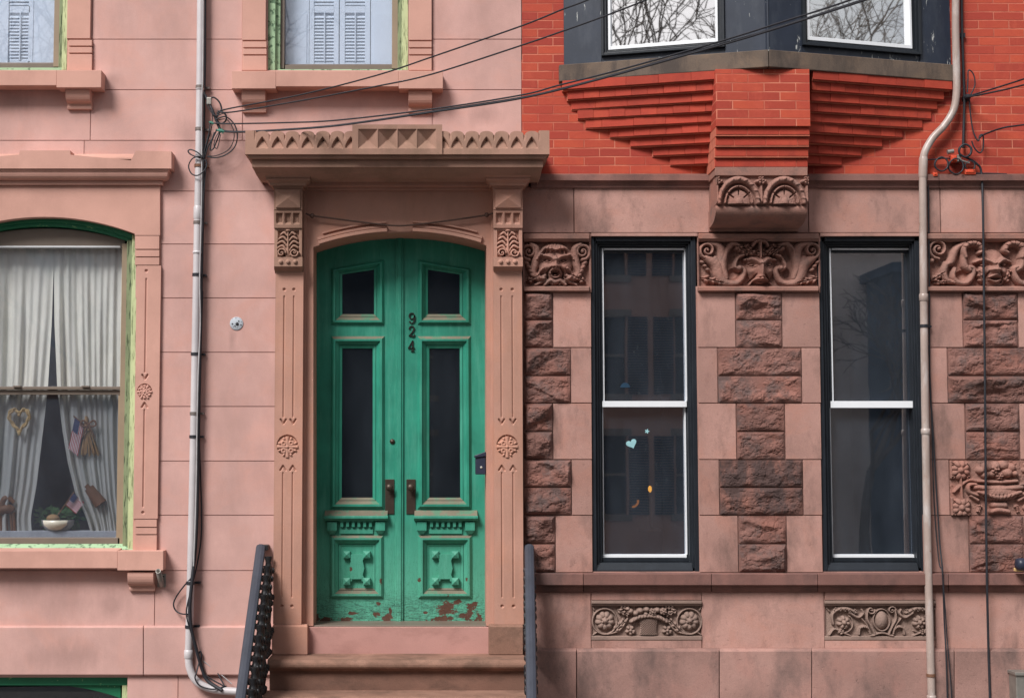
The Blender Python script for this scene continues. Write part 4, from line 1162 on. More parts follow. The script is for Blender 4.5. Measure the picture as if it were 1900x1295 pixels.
for sg in (1, -1):
    X = lambda v: 1132-sg*(1132-v)
    r.stroke([(X(1010), 740), (X(960), 720), (X(958), 680), (X(1000), 675)], [12, 14, 14, 10], .045, 5); r.stroke([(X(1010), 770), (X(970), 745)], [12, 10], .04)
    r.leaf((X(1030), 790), (X(1010), 845), 16, .035, 2)
for fx, fy, rr in ((1030, 590, 28), (1075, 570, 32), (1120, 565, 34), (1170, 560, 34), (1215, 575, 30), (1095, 610, 28), (1140, 620, 26), (1190, 605, 34), (1055, 620, 24), (1235, 610, 22)):
    r.blob(fx, fy, rr, rr*.9, .05+.012*((fx*7) % 3)/2)
r.flower(1112, 585, 30, 5, .065); r.flower(1140, 625, 24, 6, .06)
for k in (1340,): r.flower(k, 590, 58, 8, .045); r.flower(k, 815, 58, 8, .045)
panel(P3, r, -.06, seed=11, deep=.0)

# --- low relief panels under the windows
def low_panel(x0, x1, draw, seed):
    mb = MB()
    mb.cornice([(1113.5, .0, x0, x1), (1114.5, .03, x0, x1), (1119, .03, x0, x1), (1120, .016, x0, x1), (1123, .01, x0, x1), (1124, -.01, x0, x1)])
    mb.cornice([(1178.5, -.02, x0, x1), (1180.5, .006, x0, x1), (1186, .006, x0, x1), (1188, .0, x0, x1)])
    p = mb.build('relief_panel', M['carved_grey'], brickh, bevel=.002)
    r = Relief(x0, 1121, x1, 1180, -.028, 2.1); draw(r); panel(p, r, -.05, 'carving', 'carved_grey', .004, seed, .0)
def basket(r):
    r.crop(4.13, 980, 1040)
    for sg, cx in ((1, 585), (-1, 1232)):
        pts = [(cx+92*math.cos(a*.2)*1.02, 462+98*math.sin(a*.2)) for a in range(0, 32)]
        r.stroke(pts, [8, 8], .03, 1); r.flower(cx, 458, 72, 9, .045, 10); r.blob(cx, 455, 28, 28, .065); r.flower(cx, 455, 34, 6, .05, 30)
        r.leaf((cx+sg*60, 545), (cx+sg*160, 440), 30, .04); r.stroke([(cx+sg*20, 560), (cx+sg*110, 530), (cx+sg*175, 440)], [8, 10, 8], .03)
        r.leaf((cx+sg*90, 370), (cx+sg*190, 420), 26, .045); r.leaf((cx+sg*110, 360), (cx+sg*190, 355), 20, .04)
        r.stroke([(cx-sg*95, 345), (cx-sg*80, 375)], [5, 7], .025); r.stroke([(cx-sg*90, 565), (cx-sg*60, 545)], [6, 8], .025)
        r.flower(780 if sg > 0 else 1062, 530, 40, 5, .04, 15); r.blob((780 if sg > 0 else 1062)+18, 545, 20, 16, .04)
    r.stroke([(785, 462), (840, 432), (920, 420), (1000, 432), (1055, 462)], [16, 20, 20, 20, 16], .055)
    for k in range(11): r.carve([(800+24*k, 470-3*(5-abs(k-5))*1.6), (812+24*k, 425-3*(5-abs(k-5))*1.6)], 4, .012)
    u = np.clip((r.Y*4.13-1040*4.13-450)/120, 0, 1); hw = (72-22*np.sin(u*1.5)+18*u*u)/4.13
    ins = (np.abs(r.X-(980+918/4.13)) < hw) & (r.Y > 1040+440/4.13) & (r.Y < 1040+566/4.13)
    r.H = np.where(ins, np.maximum(r.H, .034-.012*(np.abs(r.X-(980+918/4.13))/hw)**2+.005*np.sign(np.sin(r.X*1.5)*np.sin(r.Y*1.5))), r.H)
    for fx, fy, rr in ((780, 385, 28), (820, 400, 26), (855, 380, 30), (905, 370, 28), (945, 385, 26), (985, 375, 28), (1030, 385, 34), (900, 405, 20), (960, 405, 22), (760, 365, 20)): r.blob(fx, fy, rr, rr*.85, .055)
    r.flower(948, 388, 30, 7, .06); r.flower(1032, 384, 30, 6, .06, 20)
low_panel(1097.5, 1302, basket, 21)
def cartouche(r):
    r.crop(4.13, 1440, 1040)
    r.blob(800, 450, 64, 86, .03); r.stroke([(800+64*math.cos(a*.21), 450+84*math.sin(a*.21)) for a in range(31)], [6, 6], .04, 1); r.blob(800, 450, 52, 74, .06)
    for sg in (1, -1):
        X = lambda v: 800-sg*(800-v)
        P = lambda L: [(X(a), b) for a, b in L]
        r.spiral(X(720), 375, 26, 1.2, 0, sg, 8, .045)
        r.stroke(P([(695, 370), (690, 440), (720, 500), (745, 560), (715, 570)]), [8, 12, 12, 12, 9], .042)
        r.stroke(P([(560, 395), (620, 430), (660, 400), (650, 370)]), [12, 14, 12, 8], .04); r.stroke(P([(650, 440), (690, 490), (705, 540)]), [8, 9, 7], .032)
        r.stroke(P([(430, 480), (425, 410), (470, 370), (540, 365), (610, 395)]), [9, 13, 17, 17, 11], .042)
        for k in range(5): r.leaf((X(440+36*k), 385-6*k+k*k*2.4), (X(455+38*k), 352+k*4), 15, .046, 2)
        r.stroke([(X(510)+72*math.cos(a*.2), 475+72*math.sin(a*.2)) for a in range(-4, 12)], [6, 7, 5], .03, 1)
        r.flower(X(510), 470, 52, 7, .05, 10); r.blob(X(510), 468, 24, 26, .066)
        r.leaf((X(470), 565), (X(515), 500), 24, .045); r.stroke(P([(400, 565), (440, 520), (500, 545), (560, 570)]), [7, 9, 10, 6], .035)
        r.stroke(P([(628, 560), (635, 515), (665, 498), (700, 515), (712, 555)]), [8, 9, 10, 9, 8], .036)
        for k in range(5): r.blob(X(634+15*k), 512-8*math.sin(k*.8), 6, 6, .05)
        r.stroke(P([(385, 360), (405, 385)]), [5, 7], .025)
    r.stroke([(740, 565), (800, 548), (860, 565)], [8, 12, 8], .04)
low_panel(1530.5, 1736, cartouche, 23)

# ---- front windows: black frames, thin white sash lines
def front_window(o, wt, wb, m0, m1, L, R_):
    """o: opening; white sash outline L=(x at top, x at bottom), R_ likewise; meeting rail m0..m1"""
    x0, y0, x1, y1 = o
    mb = MB(); n = -.06
    mb.pbox(x0, y0, x0+8, y1, -.2, -.02, 0); mb.pbox(x1-9, y0, x1, y1, -.2, -.02, 0)
    mb.pbox(x0+8, y0, x1-9, y0+9, -.2, -.02, 0)
    for k, nn in ((0, -.05), (4.5, -.075)):
        mb.pbox(x0+8+k, y0+9, x0+13+k, y1-6, -.2, nn); mb.pbox(x1-14-k, y0+9, x1-9-k, y1-6, -.2, nn); mb.pbox(x0+8+k, y0+9+k, x1-9-k, y0+14+k, -.2, nn)
    x_0, x_1, z0, z1 = F0.R(x0+8, y1-16, x1-9, y1+2, -.03)
    mb.hprism([(-.2, z1+.01), (-.06, z1), (-.02, z0+.02), (-.02, z0), (-.2, z0)], x_0, x_1)
    w = mb.build('window', M['black'], brickh, bevel=.003)
    a0 = (L[0]+L[1])/2; a1 = (R_[0]+R_[1])/2
    mb = MB()                                              # dark sash stiles
    for q0, q1, nn, ya, yb in ((a0-4, a0, -.095, wt-6, m1), (a1, a1+4, -.095, wt-6, m1), (a0-4, a0, -.125, m1, wb+8), (a1, a1+4, -.125, m1, wb+8)): mb.pbox(q0, ya, q1, yb, -.21, nn)
    mb.pbox(a0-4, wt-6, a1+4, wt, -.21, -.095); mb.pbox(a0-6, wb+5.6, a1+6, wb+13, -.21, -.10); mb.pbox(a0+3, wt+4.5, a1-3, wt+7.5, -.21, -.118)
    mb.build('sash_frame', M['black'], w, bevel=.002)
    mb = MB()
    for q0, q1 in ((a0, a0+2.9), (a1-2.9, a1)): mb.pbox(q0, wt, q1, m0, -.21, -.105); mb.pbox(q0+.6*(q0 > 0 and q1 < a1), m1, q1-.4, wb, -.21, -.135)
    mb.pbox(a0+2.9, wt, a1-2.9, wt+3.2, -.21, -.105); mb.pbox(a0, m0, a1, m1, -.21, -.09); mb.pbox(a0, wb, a1, wb+5.6, -.21, -.125)
    mb.build('white_sash_line', M['white'], w, bevel=.0015)
    mb = MB(); mb.pbox(a0+2, wt+2, a1-2, m1, -.155, -.151); mb.build('pane', M['glassfront'], w)
    mb = MB(); mb.pbox(a0+2, m0+2, a1-2, wb+2, -.175, -.171); mb.build('pane', M['glassfront'], w)
    return w
front_window(W1, 460.5, 1028.5, 744, 755, (1115, 1120.5), (1271, 1277.5))
front_window(W2, 460.5, 1028.5, 744, 756.5, (1536, 1546.5), (1688.5, 1704.5))
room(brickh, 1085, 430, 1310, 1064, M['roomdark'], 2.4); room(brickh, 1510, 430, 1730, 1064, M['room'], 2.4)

# ---- the oriel: two slanted navy faces meeting in a prow
xa = F0.pix(1040, 150, .05)[0]; xp = F0.pix(1427, 130, .51)[0]; xb = F0.pix(1772, 150, .05)[0]
FA = Frame((xa, -.05, 0), (xp-xa, -.46, 0), (-.46, -(xp-xa), 0)); FB = Frame((xp, -.51, 0), (xb-xp, .46, 0), (.46, -(xb-xp), 0))
zs0, zs1 = F0.pix(1040, 152, .05)[1], F0.pix(1040, 121, .05)[1]
mb = MB()
mb.vprism([(xa-.01, -.01), (xa-.01, .055), (xp-.003, .513), (xp-.003, -.01)], zs0, zs1); mb.vprism([(xp+.003, -.01), (xp+.003, .513), (xb+.01, .055), (xb+.01, -.01)], zs0, zs1)
oriel = mb.build('oriel_sill', M['baysill'], brickh, bevel=.006)
def bay_face(f, pl, wl, wr, pr, wb, ob, name):
    """panel left, white left/right, panel right; white bottom wb and black frame bottom ob at mid"""
    mid = (wl+wr)/2
    u = lambda x, n=0.: f.pix(x, 55, n)[0]
    z = lambda y, n=0.: f.pix(mid, y, n)[1]
    ul, ur = pl, pr
    zt = F0.pix(1400, TOPY, .2)[1]; zb = zs1
    o0, o1 = u(wl-12, -.06), u(wr+13, -.06)
    zo = z(ob+3, -.06)
    mb = MB(f)
    mb.box(ul, o0, -.15, -.045, zb-.002, zt); mb.box(o1, ur, -.15, -.045, zb-.002, zt); mb.box(o0, o1, -.15, -.055, zb-.002, zo); mb.box(o0, o1, -.15, -.05, zt-.25, zt)
    p = mb.build(name, M['navy'], brickh, bevel=.003)
    mb = MB(f); a, b = u(wl, -.05), u(wr, -.05); zw = z(wb, -.05)
    for i, (d, n) in enumerate(((0, -.02), (.02, -.04))):
        mb.box(o0+d, o0+d+.022, -.15, n, zo+d, zt-.25); mb.box(o1-d-.022, o1-d, -.15, n, zo+d, zt-.25); mb.box(o0+d+.022, o1-d-.022, -.15, n, zo+d, zo+d+.022)
    mb.box(o0+.04, a, -.15, -.06, zo+.04, zt-.25); mb.box(b, o1-.04, -.15, -.06, zo+.04, zt-.25); mb.box(a, b, -.15, -.06, zo+.04, zw)
    w = mb.build('bay_window_frame', M['black'], p, bevel=.003)
    mb = MB(f); mb.box(a, a+.02, -.15, -.045, zw, zt-.25); mb.box(b-.02, b, -.15, -.045, zw, zt-.25); mb.box(a+.02, b-.02, -.15, -.045, zw, zw+.03); mb.build('white_sash_line', M['white'], p, bevel=.002)
    mb = MB(f); mb.box(a+.01, b-.01, -.09, -.086, zw+.01, zt-.25); mb.build('pane', M['glasssky'], p)
    mb = MB(f); mb.box(a-.1, b+.1, -.32, -.30, zw-.1, zt-.2); mb.build('window_blind', M['shutter'], p)
    mb = MB(f); mb.box(ul, ur, -.20, -.02, zt, zt+.06); mb.build('bay_head', M['navy'], p)
LA = (Vector((xp, -.51, 0))-Vector((xa, -.05, 0))).length; LB = (Vector((xb, -.05, 0))-Vector((xp, -.51, 0))).length
bay_face(FA, .02, 1128.5, 1332, LA, 86, 95, 'bay_panel'); bay_face(FB, 0, 1498, 1691.5, LB-.0, 83, 92, 'bay_panel')
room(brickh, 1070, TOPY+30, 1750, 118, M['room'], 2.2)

# ---- corbelled brick fans carrying the oriel, and the brick pier between them
cornl = [1043, 1052, 1060.6, 1072, 1087, 1132, 1170, 1211, 1244]; cornr = [1765, 1752, 1740, 1729.5, 1713, 1676, 1638, 1600, 1563]
z_at = lambda y: F0.pix(1100, y, .03)[1]
XPL, XPR = F0.pix(1326, 200, .3)[0], F0.pix(1504, 200, .3)[0]
for side in (0, 1):
    mb = MB()
    for i in range(9):
        y0 = 153+17.2*i if i else 152.5; z1_, z0_ = z_at(y0), z_at(153+17.2*(i+1))
        dp = .395-.0365*i; xe = F0.pix((cornl if side == 0 else cornr)[i], y0+12, .03)[0]
        xi = XPL if side == 0 else XPR; slope = .276
        if i > 4: dp = slope*abs(xi-xe)
        Ls = abs(xi-xe); slope = (dp-max(.014, dp-slope*Ls))/Ls
        nf = lambda x: dp-slope*abs(x-xi)
        sgn = 1 if side == 0 else -1; L = abs(xi-xe); t = 0.0; k = 0
        mb.vprism([(xe, -.01), (xe, max(.004, nf(xe)-.022)), (xi, dp-.022), (xi, -.01)], z0_+.001, z1_-.001, 1)
        step = .125 if i % 2 else .25
        t = -(.06*((i*5) % 3))
        while t < L:
            a, b = max(t, 0), min(t+step, L)
            if b-a > .012:
                g = .0007; A_, B_ = xe+sgn*(a+g), xe+sgn*(b-g); j = rnd.uniform(-.003, .003)
                mb.vprism([(A_, -.005), (A_, nf(A_)+j), (B_, nf(B_)+j), (B_, -.005)], z0_+.009, z1_, 0)
            t += step
    mb.build('brick_corbel', [M['brickunit'], M['mortar']], brickh, bevel=.0018)
mb = MB()
x0, x1, z0, z1 = F0.R(1328.5, 137, 1503, 234.5, .45)
mb.box(x0, x1, -.01, .45, z0, zs0-.002)
pierb = mb.build('brick_pier', M['brick'], brickh, bevel=.003)
mb = MB(); zc = z0
for i in range(4):
    zn = F0.pix(1410, 234.5+18.7*(i+1), .42)[1]; n = .425-.026*i
    mb.vprism([(x0, -.01), (x0, n-.004), (x1, n-.004), (x1, -.01)], zn+.001, zc-.002, 1)
    t = -.1*(i % 2)
    while t < x1-x0:
        a, b = max(t, 0), min(t+.25, x1-x0)
        mb.vprism([(x0+a+.002, -.005), (x0+a+.002, n), (x0+b-.002, n), (x0+b-.002, -.005)], zn+.012, zc-.003, 0); t += .25
    mb.vprism([(x0+.001, -.005), (x0+.001, n-.03), (x1-.001, n-.03), (x1-.001, -.005)], zn, zn+.0118, 1)
    zc = zn
mb.build('corbel_course', [M['brickunit'], M['mortar']], pierb, bevel=.002)
# carved console stone under the pier
mb = MB(); mb.cornice([(310, .345, 1327, 1498.5), (326, .345, 1327, 1498.5), (327.5, .32, 1329, 1497), (381, .32, 1329, 1497)])
cons = mb.build('console', M['carved'], brickh, bevel=.003)
r = Relief(1328.5, 327, 1497.5, 379, .325, 1.9).crop(4.98, 1280, 300)
for cx in (446, 868):
    r.stroke([(cx+180*math.cos(math.pi+math.pi*i/16), 385+215*math.sin(math.pi+math.pi*i/16)) for i in range(17)], [22, 34, 22], .05, 1)
    for i in range(9):
        a = math.pi+math.pi*(i+.5)/9; r.blob(cx+180*math.cos(a), 385+215*math.sin(a), 34, 22, .06, math.degrees(a)+60)
    r.stroke([(cx+125*math.cos(math.pi+math.pi*i/14), 385+150*math.sin(math.pi+math.pi*i/14)) for i in range(15)], [11, 12], .04, 1)
    r.blob(cx, 390, 112, 128, .035); r.blob(cx, 385, 50, 62, .05)
    for a in (-90, -142, -38): q = math.radians(a); r.carve([(cx+60*math.cos(q), 385+75*math.sin(q)), (cx+130*math.cos(q), 385+150*math.sin(q))], 8, .03)
for cx in (655, 250, 1075):
    r.leaf((cx, 225), (cx, 145), 34, .06); r.stroke([(cx, 370), (cx, 230)], [22, 12], .04); r.blob(cx-34, 190, 22, 20, .05); r.blob(cx+34, 190, 22, 20, .05)
panel(cons, r, .2, 'arch_carving', 'carved', .004, 31)
mb = MB(); x0, x1, _, zt = F0.R(1328, 381.5, 1498, 400, .325); zb = F0.pix(1410, 429, .05)[1]; H = zt-zb
pr = [(-.01, zt), (.318, zt), (.326, zt-.012)]
for i in range(13):
    a = i/12*math.pi/2; pr.append((.04+.29*math.cos(a)**.8, zt-.02-(H-.045)*math.sin(a)))
pr += [(.035, zb), (-.01, zb)]
mb.hprism(pr, x0, x1, smooth=False); mb.build('console_roll', M['carved'], cons, bevel=.002)
# =================================================================== STOOP
stoop = thing('front_steps', (PW(735, 1480).x, -.4, GZ), 'worn brownstone steps leading up to the green double doors', 'steps')
sx0, sx1 = PW(497, 1222, .4).x, PW(976, 1222, .4).x
ztop = F0.pix(800, 1213.5, .1)[1]; rise, going = .236, .27
nst = 6
for i in range(nst):
    zt = ztop-rise*i; nf = .445+going*i; nb_ = -.0 if i == 0 else .40+going*(i-1)-.02
    if i == 0: nb_ = .05
    x0, x1 = sx0-.012*i, sx1+.004*i
    mb = MB(); pr = [(nb_, zt), (nf-.045, zt)]
    for k in range(9):
        a = math.pi/2-math.pi*k/8; pr.append((nf-.033+.033*math.cos(a), zt-.036+.036*math.sin(a)))
    pr += [(nf-.05, zt-.076), (nf-.055, zt-.09), (nb_, zt-.09)]
    mb.hprism(pr, x0, x1, 0, smooth=False)
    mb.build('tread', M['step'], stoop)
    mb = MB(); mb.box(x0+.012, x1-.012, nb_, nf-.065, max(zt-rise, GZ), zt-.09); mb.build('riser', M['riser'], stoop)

# =================================================================== IRON RAILINGS
def railing(xtop, xbot, label, xb, wid):
    t = thing('iron_railing', (xtop, -.2, GZ), label, 'railing', 'iron railings of the front steps')
    zt = F0.pix(800, 1014, .12)[1]; slope = .87; n0, n1 = .10, 1.95
    X = lambda n: xtop+(xbot-xtop)*(n-n0)/1.1
    Z = lambda n: zt-slope*(n-n0)
    # handrail: moulded bar, wider cap over a narrower web
    mb = MB(); w = F0.w
    sec = [(-.032, -.035), (-.040, -.012), (-.034, .012), (-.012, .022), (.012, .022), (.034, .012), (.040, -.012), (.032, -.035)]
    v = []
    for n in (n0, n1):
        for a, b in sec: v.append(w(X(n)+a, n, Z(n)+b))
    k = len(sec)
    mb.add(v, [list(range(k)), [k+i for i in reversed(range(k))]]+[[i, k+i, k+(i+1) % k, (i+1) % k] for i in range(k)])
    mb.build('handrail', M['iron'], t, bevel=.004)
    mb = MB(); mb.box(X(n0)-.03, X(n0)+.03+abs(xb)*.4, n0-.10, n0+.01, zt-.03, zt+.012); mb.build('wall_bracket', M['irondark'], t, bevel=.004)
    # cast balusters, with rings and leaves, standing on the steps
    i = 0; n = n0+.05
    while n < n1:
        st = max(0, min(nst-1, int((n-.40)/going)+1)) if n > .44 else 0
        zb = max(ztop-rise*st, GZ); top = Z(n)-.03; L = top-zb; x = X(n)+xb
        if L > .2:
            m = MB(); pf = []
            prof = [(.018, 0), (.034, .01), (.036, .05), (.020, .07), (.026, .12), (.022, .20), (.037, .24), (.041, .265), (.030, .29), (.023, .33), (.029, .45), (.024, .53), (.040, .57), (.043, .60), (.028, .63), (.022, .70), (.028, .80), (.038, .84), (.040, .87), (.026, .90), (.020, .94), (.03, .98), (.03, 1.0)]
            m.lathe(w(x, n, zb), (0, 0, 1), [(r*wid, h*L) for r, h in prof], 12)
            for h in (.25, .585, .855):
                for k in range(6):
                    a = k*math.pi/3; m.sphere(w(x+.038*wid*math.cos(a), n+.038*wid*math.sin(a), zb+h*L), .014, .014, .024, seg=7, rings=5)
            m.build('baluster', M['irondark'], t)
        n += .078
    # side scroll panels between the balusters
    m = MB()
    for h in (.16, .5):
        m.tube([w(X(q)+xb, q, Z(q)-h) for q in np.linspace(n0+.02, n1-.05, 12)], .013, 8)
    m.build('side_bar', M['irondark'], t)
    return t
rl = railing(PW(484, 1012, .1).x, PW(456, 1240, 1.2).x-.03, 'slate grey iron railing on the left side of the front steps', .066, 1.0)
rr = railing(PW(982, 1012, .1).x, PW(986, 1290, 1.2).x, 'slate grey iron railing on the right side of the front steps', .0, 1.0)

# =================================================================== PIPES
def pipe_thing(name, label, cat, pts, r, mat, coup, bands, nn=.06):
    base = PW(*pts[-1][:2]); t = thing(name, (base.x, -nn, base.z), label, cat)
    mb = MB(); mb.ptube(pts, r, 16, nn, 0, 8); mb.build('pipe', M[mat], t)
    pp = smooth_line([PW(p[0], p[1], p[2] if len(p) > 2 else nn) for p in pts], 8)
    def at(py):
        z = F0.pix(pts[0][0], py, nn)[1]
        i = min(range(len(pp)), key=lambda k: abs(pp[k].z-z)); 
        return pp[i].copy(), z
    def X(py):
        z = F0.pix(pts[0][0], py, nn)[1]
        for a, b in zip(pp[:-1], pp[1:]):
            if (a.z-z)*(b.z-z) <= 0 and a.z != b.z: 
                q = (a.z-z)/(a.z-b.z); return a.lerp(b, q)
        return at(py)[0]
    for ya, yb, k in coup:
        m = MB(); p, q = X(ya), X(yb); m.tube([p, p.lerp(q, .08), p.lerp(q, .92), q], [r*1.05, r*k, r*k, r*1.05], 16); m.build('coupling', M[mat], t)
    for y, bm in bands:
        m = MB(); p = X(y); L = .012
        m.tube([p+Vector((0, 0, L)), p-Vector((0, 0, L))], r*1.17, 16); m.box(p.x+r*.9, p.x+r*2.4, -.005, nn*.6, p.z-.008, p.z+.008); m.build('pipe_strap', M[bm], t)
    return t
pipe_thing('conduit_pipe', 'pale grey pipe running down the pink wall to the left of the door', 'pipe',
    [(374.5, -330), (373.5, -160), (372.5, 0), (371, 165), (369, 300), (365.5, 480), (361.5, 700), (358.5, 860), (354.5, 1040), (351, 1180), (350, 1212), (352, 1238), (362, 1260), (382, 1274), (412, 1280.5), (470, 1283.5)], .031, 'pipe',
    [(160, 168, 1.15), (383, 407, 1.16), (466, 471, 1.16), (1205, 1221, 1.18)], [(162, 'band'), (240, 'band'), (308, 'rust'), (413, 'band'), (510, 'cable'), (657, 'cable'), (767, 'band'), (810, 'cable'), (1081, 'cable'), (1162, 'cable')])
dp = pipe_thing('drain_pipe', 'tan painted drain pipe bending around the bay window at right', 'pipe',
    [(1776, -330), (1774.5, -100), (1773, 40), (1775, 140), (1774.5, 175), (1769, 205), (1753, 232), (1731, 256), (1717, 280), (1712.5, 300), (1712, 330), (1713, 480), (1715, 650), (1718, 850), (1722, 1050), (1727, 1240), (1732, 1420), (1736, 1480)], .030, 'pipebrown',
    [(292, 330, 1.16), (545, 559, 1.2), (795, 806, 1.2), (1289, 1297, 1.2)], [(1252, 'rust'), (605, 'cable')], .075)
mb = MB(); p = PW(1780, 63, .06); mb.box(p.x-.02, p.x+.06, -.005, .03, p.z-.02, p.z+.015); mb.build('pipe_bracket', M['cable'], dp)

# =================================================================== CABLES ON THE PINK WALL
def cable(name, label, pts, r, mat='cable', n=.05, cat='cable', group=None, seg=8):
    m = MB(); m.ptube(pts, r, seg, n); o = m.build(name, M[mat]); return tag(o, label, cat, group)
cable('wall_cable', 'thick black cable strapped down the right side of the grey pipe', [(381, -330, .05), (380, 0, .05), (379.5, 120, .05), (378, 200, .05), (377.5, 330, .05), (374.5, 470, .05), (371.5, 640, .05), (369, 760, .06), (367, 900, .05), (363, 1010, .07), (356, 1080, .1), (352, 1130, .11), (356, 1170, .1), (366, 1210, .08), (375, 1240, .06), (385, 1262, .06), (412, 1280, .1)], .014)
cable('wall_cable', 'thin white cable running beside the black cable on the grey pipe', [(376.5, -330, .1), (377, 0, .1), (376, 140, .1), (374, 200, .1), (374.5, 330, .09), (373, 420, .09), (370.5, 520, .09), (371.5, 600, .08), (367.5, 700, .09), (365.5, 800, .09), (364, 900, .09), (361.5, 990, .1), (359, 1050, .1)], .0055, 'cablegrey')
cable('wall_cable', 'thin black cable wavering right of the grey pipe at its lower half', [(376, 540, .05), (373, 655, .05), (370, 790, .05), (372, 880, .02), (374, 950, .02), (373, 1000, .02), (366, 1045, .04), (357, 1085, .1), (348, 1120, .11), (346, 1140, .11), (352, 1165, .11), (366, 1205, .06), (370, 1222, .06), (365, 1245, .1), (362, 1258, .11), (372, 1272, .11), (396, 1278, .11), (420, 1272, .06)], .006)
cable('wall_cable', 'loop of black cable bulging left of the grey pipe near the ground', [(355, 1072, .1), (342, 1086, .06), (328, 1105, .04), (322, 1120, .04), (326, 1132, .04), (336, 1138, .06), (348, 1139, .11)], .006)
cable('wall_cable', 'tangled black cable end hanging by the foot of the grey pipe', [(372, 1232, .06), (374, 1215, .06), (371, 1208, .06), (368, 1220, .06), (375, 1245, .06), (390, 1258, .06), (408, 1268, .07), (416, 1272, .07), (410, 1260, .05), (404, 1248, .03)], .006)
cable('wall_cable', 'fine grey wire curling from the pipe foot towards the railing', [(376, 1225, .04), (396, 1240, .03), (414, 1254, .03), (430, 1268, .04)], .0035, 'cablegrey')
for i, (lab, pts, rr_) in enumerate([
    ('big black cable loop bulging right of the grey pipe beside the door hood', [(401, 222, .1), (418, 217, .1), (434, 230, .1), (440.5, 250, .1), (436, 272, .1), (420, 287, .1), (400, 293, .1), (384, 291, .1)], .0055),
    ('small round cable coil at the top of the cable knot', [(379, 172, .06), (385, 186, .07), (396, 181, .07), (407, 190, .07), (411, 204, .07), (405, 212, .07), (402, 222, .07), (410, 230, .07), (419, 224, .07), (419, 214, .07), (410, 207, .07), (402, 211, .07)], .007),
    ('black cable slanting from the grey pipe down to the overhead lines', [(378, 172, .06), (388, 192, .08), (394, 205, .09), (400, 220, .09), (404, 230, .09), (408, 240, .09)], .012),
    ('flat cable loop crossing the front of the grey pipe', [(378, 294, .1), (366, 292, .11), (354, 287, .1), (349, 281, .1), (354, 278, .1), (366, 283, .12), (376, 292, .12)], .0055),
    ('round cable loop hanging around the grey pipe below the knot', [(374, 290, .12), (358, 294, .11), (350, 308, .1), (355, 322, .11), (366, 326, .12), (378, 318, .12), (384, 306, .12), (380, 296, .12)], .0055),
    ('black cable bent in a hook under the green clamps', [(408, 246, .1), (402, 262, .1), (396, 276, .1), (390, 278, .1), (393, 262, .1), (400, 246, .1), (402, 240, .1)], .006),
    ('black cable running from the green clamps down to the pipe', [(398, 246, .1), (394, 258, .1), (386, 272, .1), (381, 288, .1), (377, 300, .1)], .007),
    ('thin black cable arching left of the green clamps', [(390, 226, .1), (388, 245, .1), (383, 265, .1), (379, 285, .1)], .005)]):
    cable('wall_cable', lab, pts, rr_)
for lab, pts in (
    ('thin strand hanging from the small splice box to the loops', [(388, 190, .09), (394, 214, .1), (392, 240, .1), (384, 268, .1), (380, 294, .1)]),
    ('thin strand doubling the big loop on its inside', [(402, 224, .09), (420, 222, .09), (432, 238, .09), (434, 258, .09), (424, 278, .09), (402, 289, .09), (386, 290, .1)]),
    ('thin strand from the upper clamp straight down to the strap', [(391, 229, .11), (386, 256, .11), (379, 284, .11), (377, 318, .1)]),
    ('thin strand crossing the knot from the second line', [(430, 208, .11), (414, 211, .11), (400, 215, .11), (390, 206, .1), (382, 190, .09)]),
    ('thin strand leaving the larger clamp in a short hook', [(406, 246, .12), (400, 256, .12), (397, 270, .12), (402, 276, .12), (406, 266, .12), (409, 250, .12)]),
    ('thin strand tied along the pipe below the flat loop', [(383, 296, .1), (381, 330, .1), (377, 380, .09), (376, 430, .09)])):
    cable('wall_cable', lab, pts, .0038)
mb = MB(); p = PW(388, 188, .09); mb.box(p.x-.02, p.x+.02, .06, .10, p.z-.03, p.z+.03); tag(mb.build('cable_splice', M['galv'], bevel=.006), 'small grey splice box in the cable knot by the pipe', 'splice box')
for (cx, cy), lab in (((409, 243), 'large green clamp on the lower overhead line by the pipe'), ((392, 228), 'small green clamp just above the larger one by the pipe')):
    m = MB(); k = .75 if cy > 235 else .5
    m.tube([PW(cx-9*k, cy-1, .12), PW(cx, cy, .12), PW(cx+10*k, cy+2, .12)], [.008*k, .02*k, .010*k], 8); m.tube([PW(cx-3*k, cy-6*k, .12), PW(cx+1, cy+5*k, .12)], .010*k, 8); m.tube([PW(cx+4*k, cy-5*k, .12), PW(cx+6*k, cy+7*k, .12)], .007*k, 8)
    tag(m.build('cable_clamp', M['greentie']), lab, 'clamp')

# overhead lines to a pole across the street
def dep(px): return .10+max(0, px-410)/1200*3.4
def wire(label, pts, r=.0062):
    m = MB(); P = [PW(x, y, dep(x)) for x, y in pts]
    to_pole(m, P, r); return tag(m.build('overhead_cable', M['cable']), label, 'cable', 'overhead cables crossing the facade')
POLE = Vector((17.5, -17.0, 0)); hung = [0]
def to_pole(m, P, r):
    e = POLE+Vector((0, .1, 4.2+.28*(hung[0] % 5))); hung[0] += 1
    a = P[-1]; mid = a.lerp(e, .5)-Vector((0, 0, .25))
    m.tube(smooth_line(P+[a.lerp(e, .2)-Vector((0, 0, .12)), mid, a.lerp(e, .8)-Vector((0, 0, .12)), e], 6), r, 8)
wire('uppermost overhead cable, climbing from the pipe to the top edge above the hood', [(404, 208), (430, 201), (560, 176), (700, 140), (802, 106), (967, 49), (1044, 18), (1092, 0), (1250, -66), (1500, -180)])
wire('second overhead cable from the top, passing under the middle window sill', [(404, 206), (430, 208.5), (560, 187), (697, 161), (802, 138), (967, 85), (1044, 58.5), (1118, 32), (1201, 0), (1380, -72), (1600, -168)])
wire('topmost of the three lower overhead cables above the door hood', [(396, 229), (430, 230), (530, 228), (626, 223.5), (802, 203), (967, 177), (1036, 159), (1154, 129), (1334, 78), (1440, 45), (1580, 0), (1800, -80)])
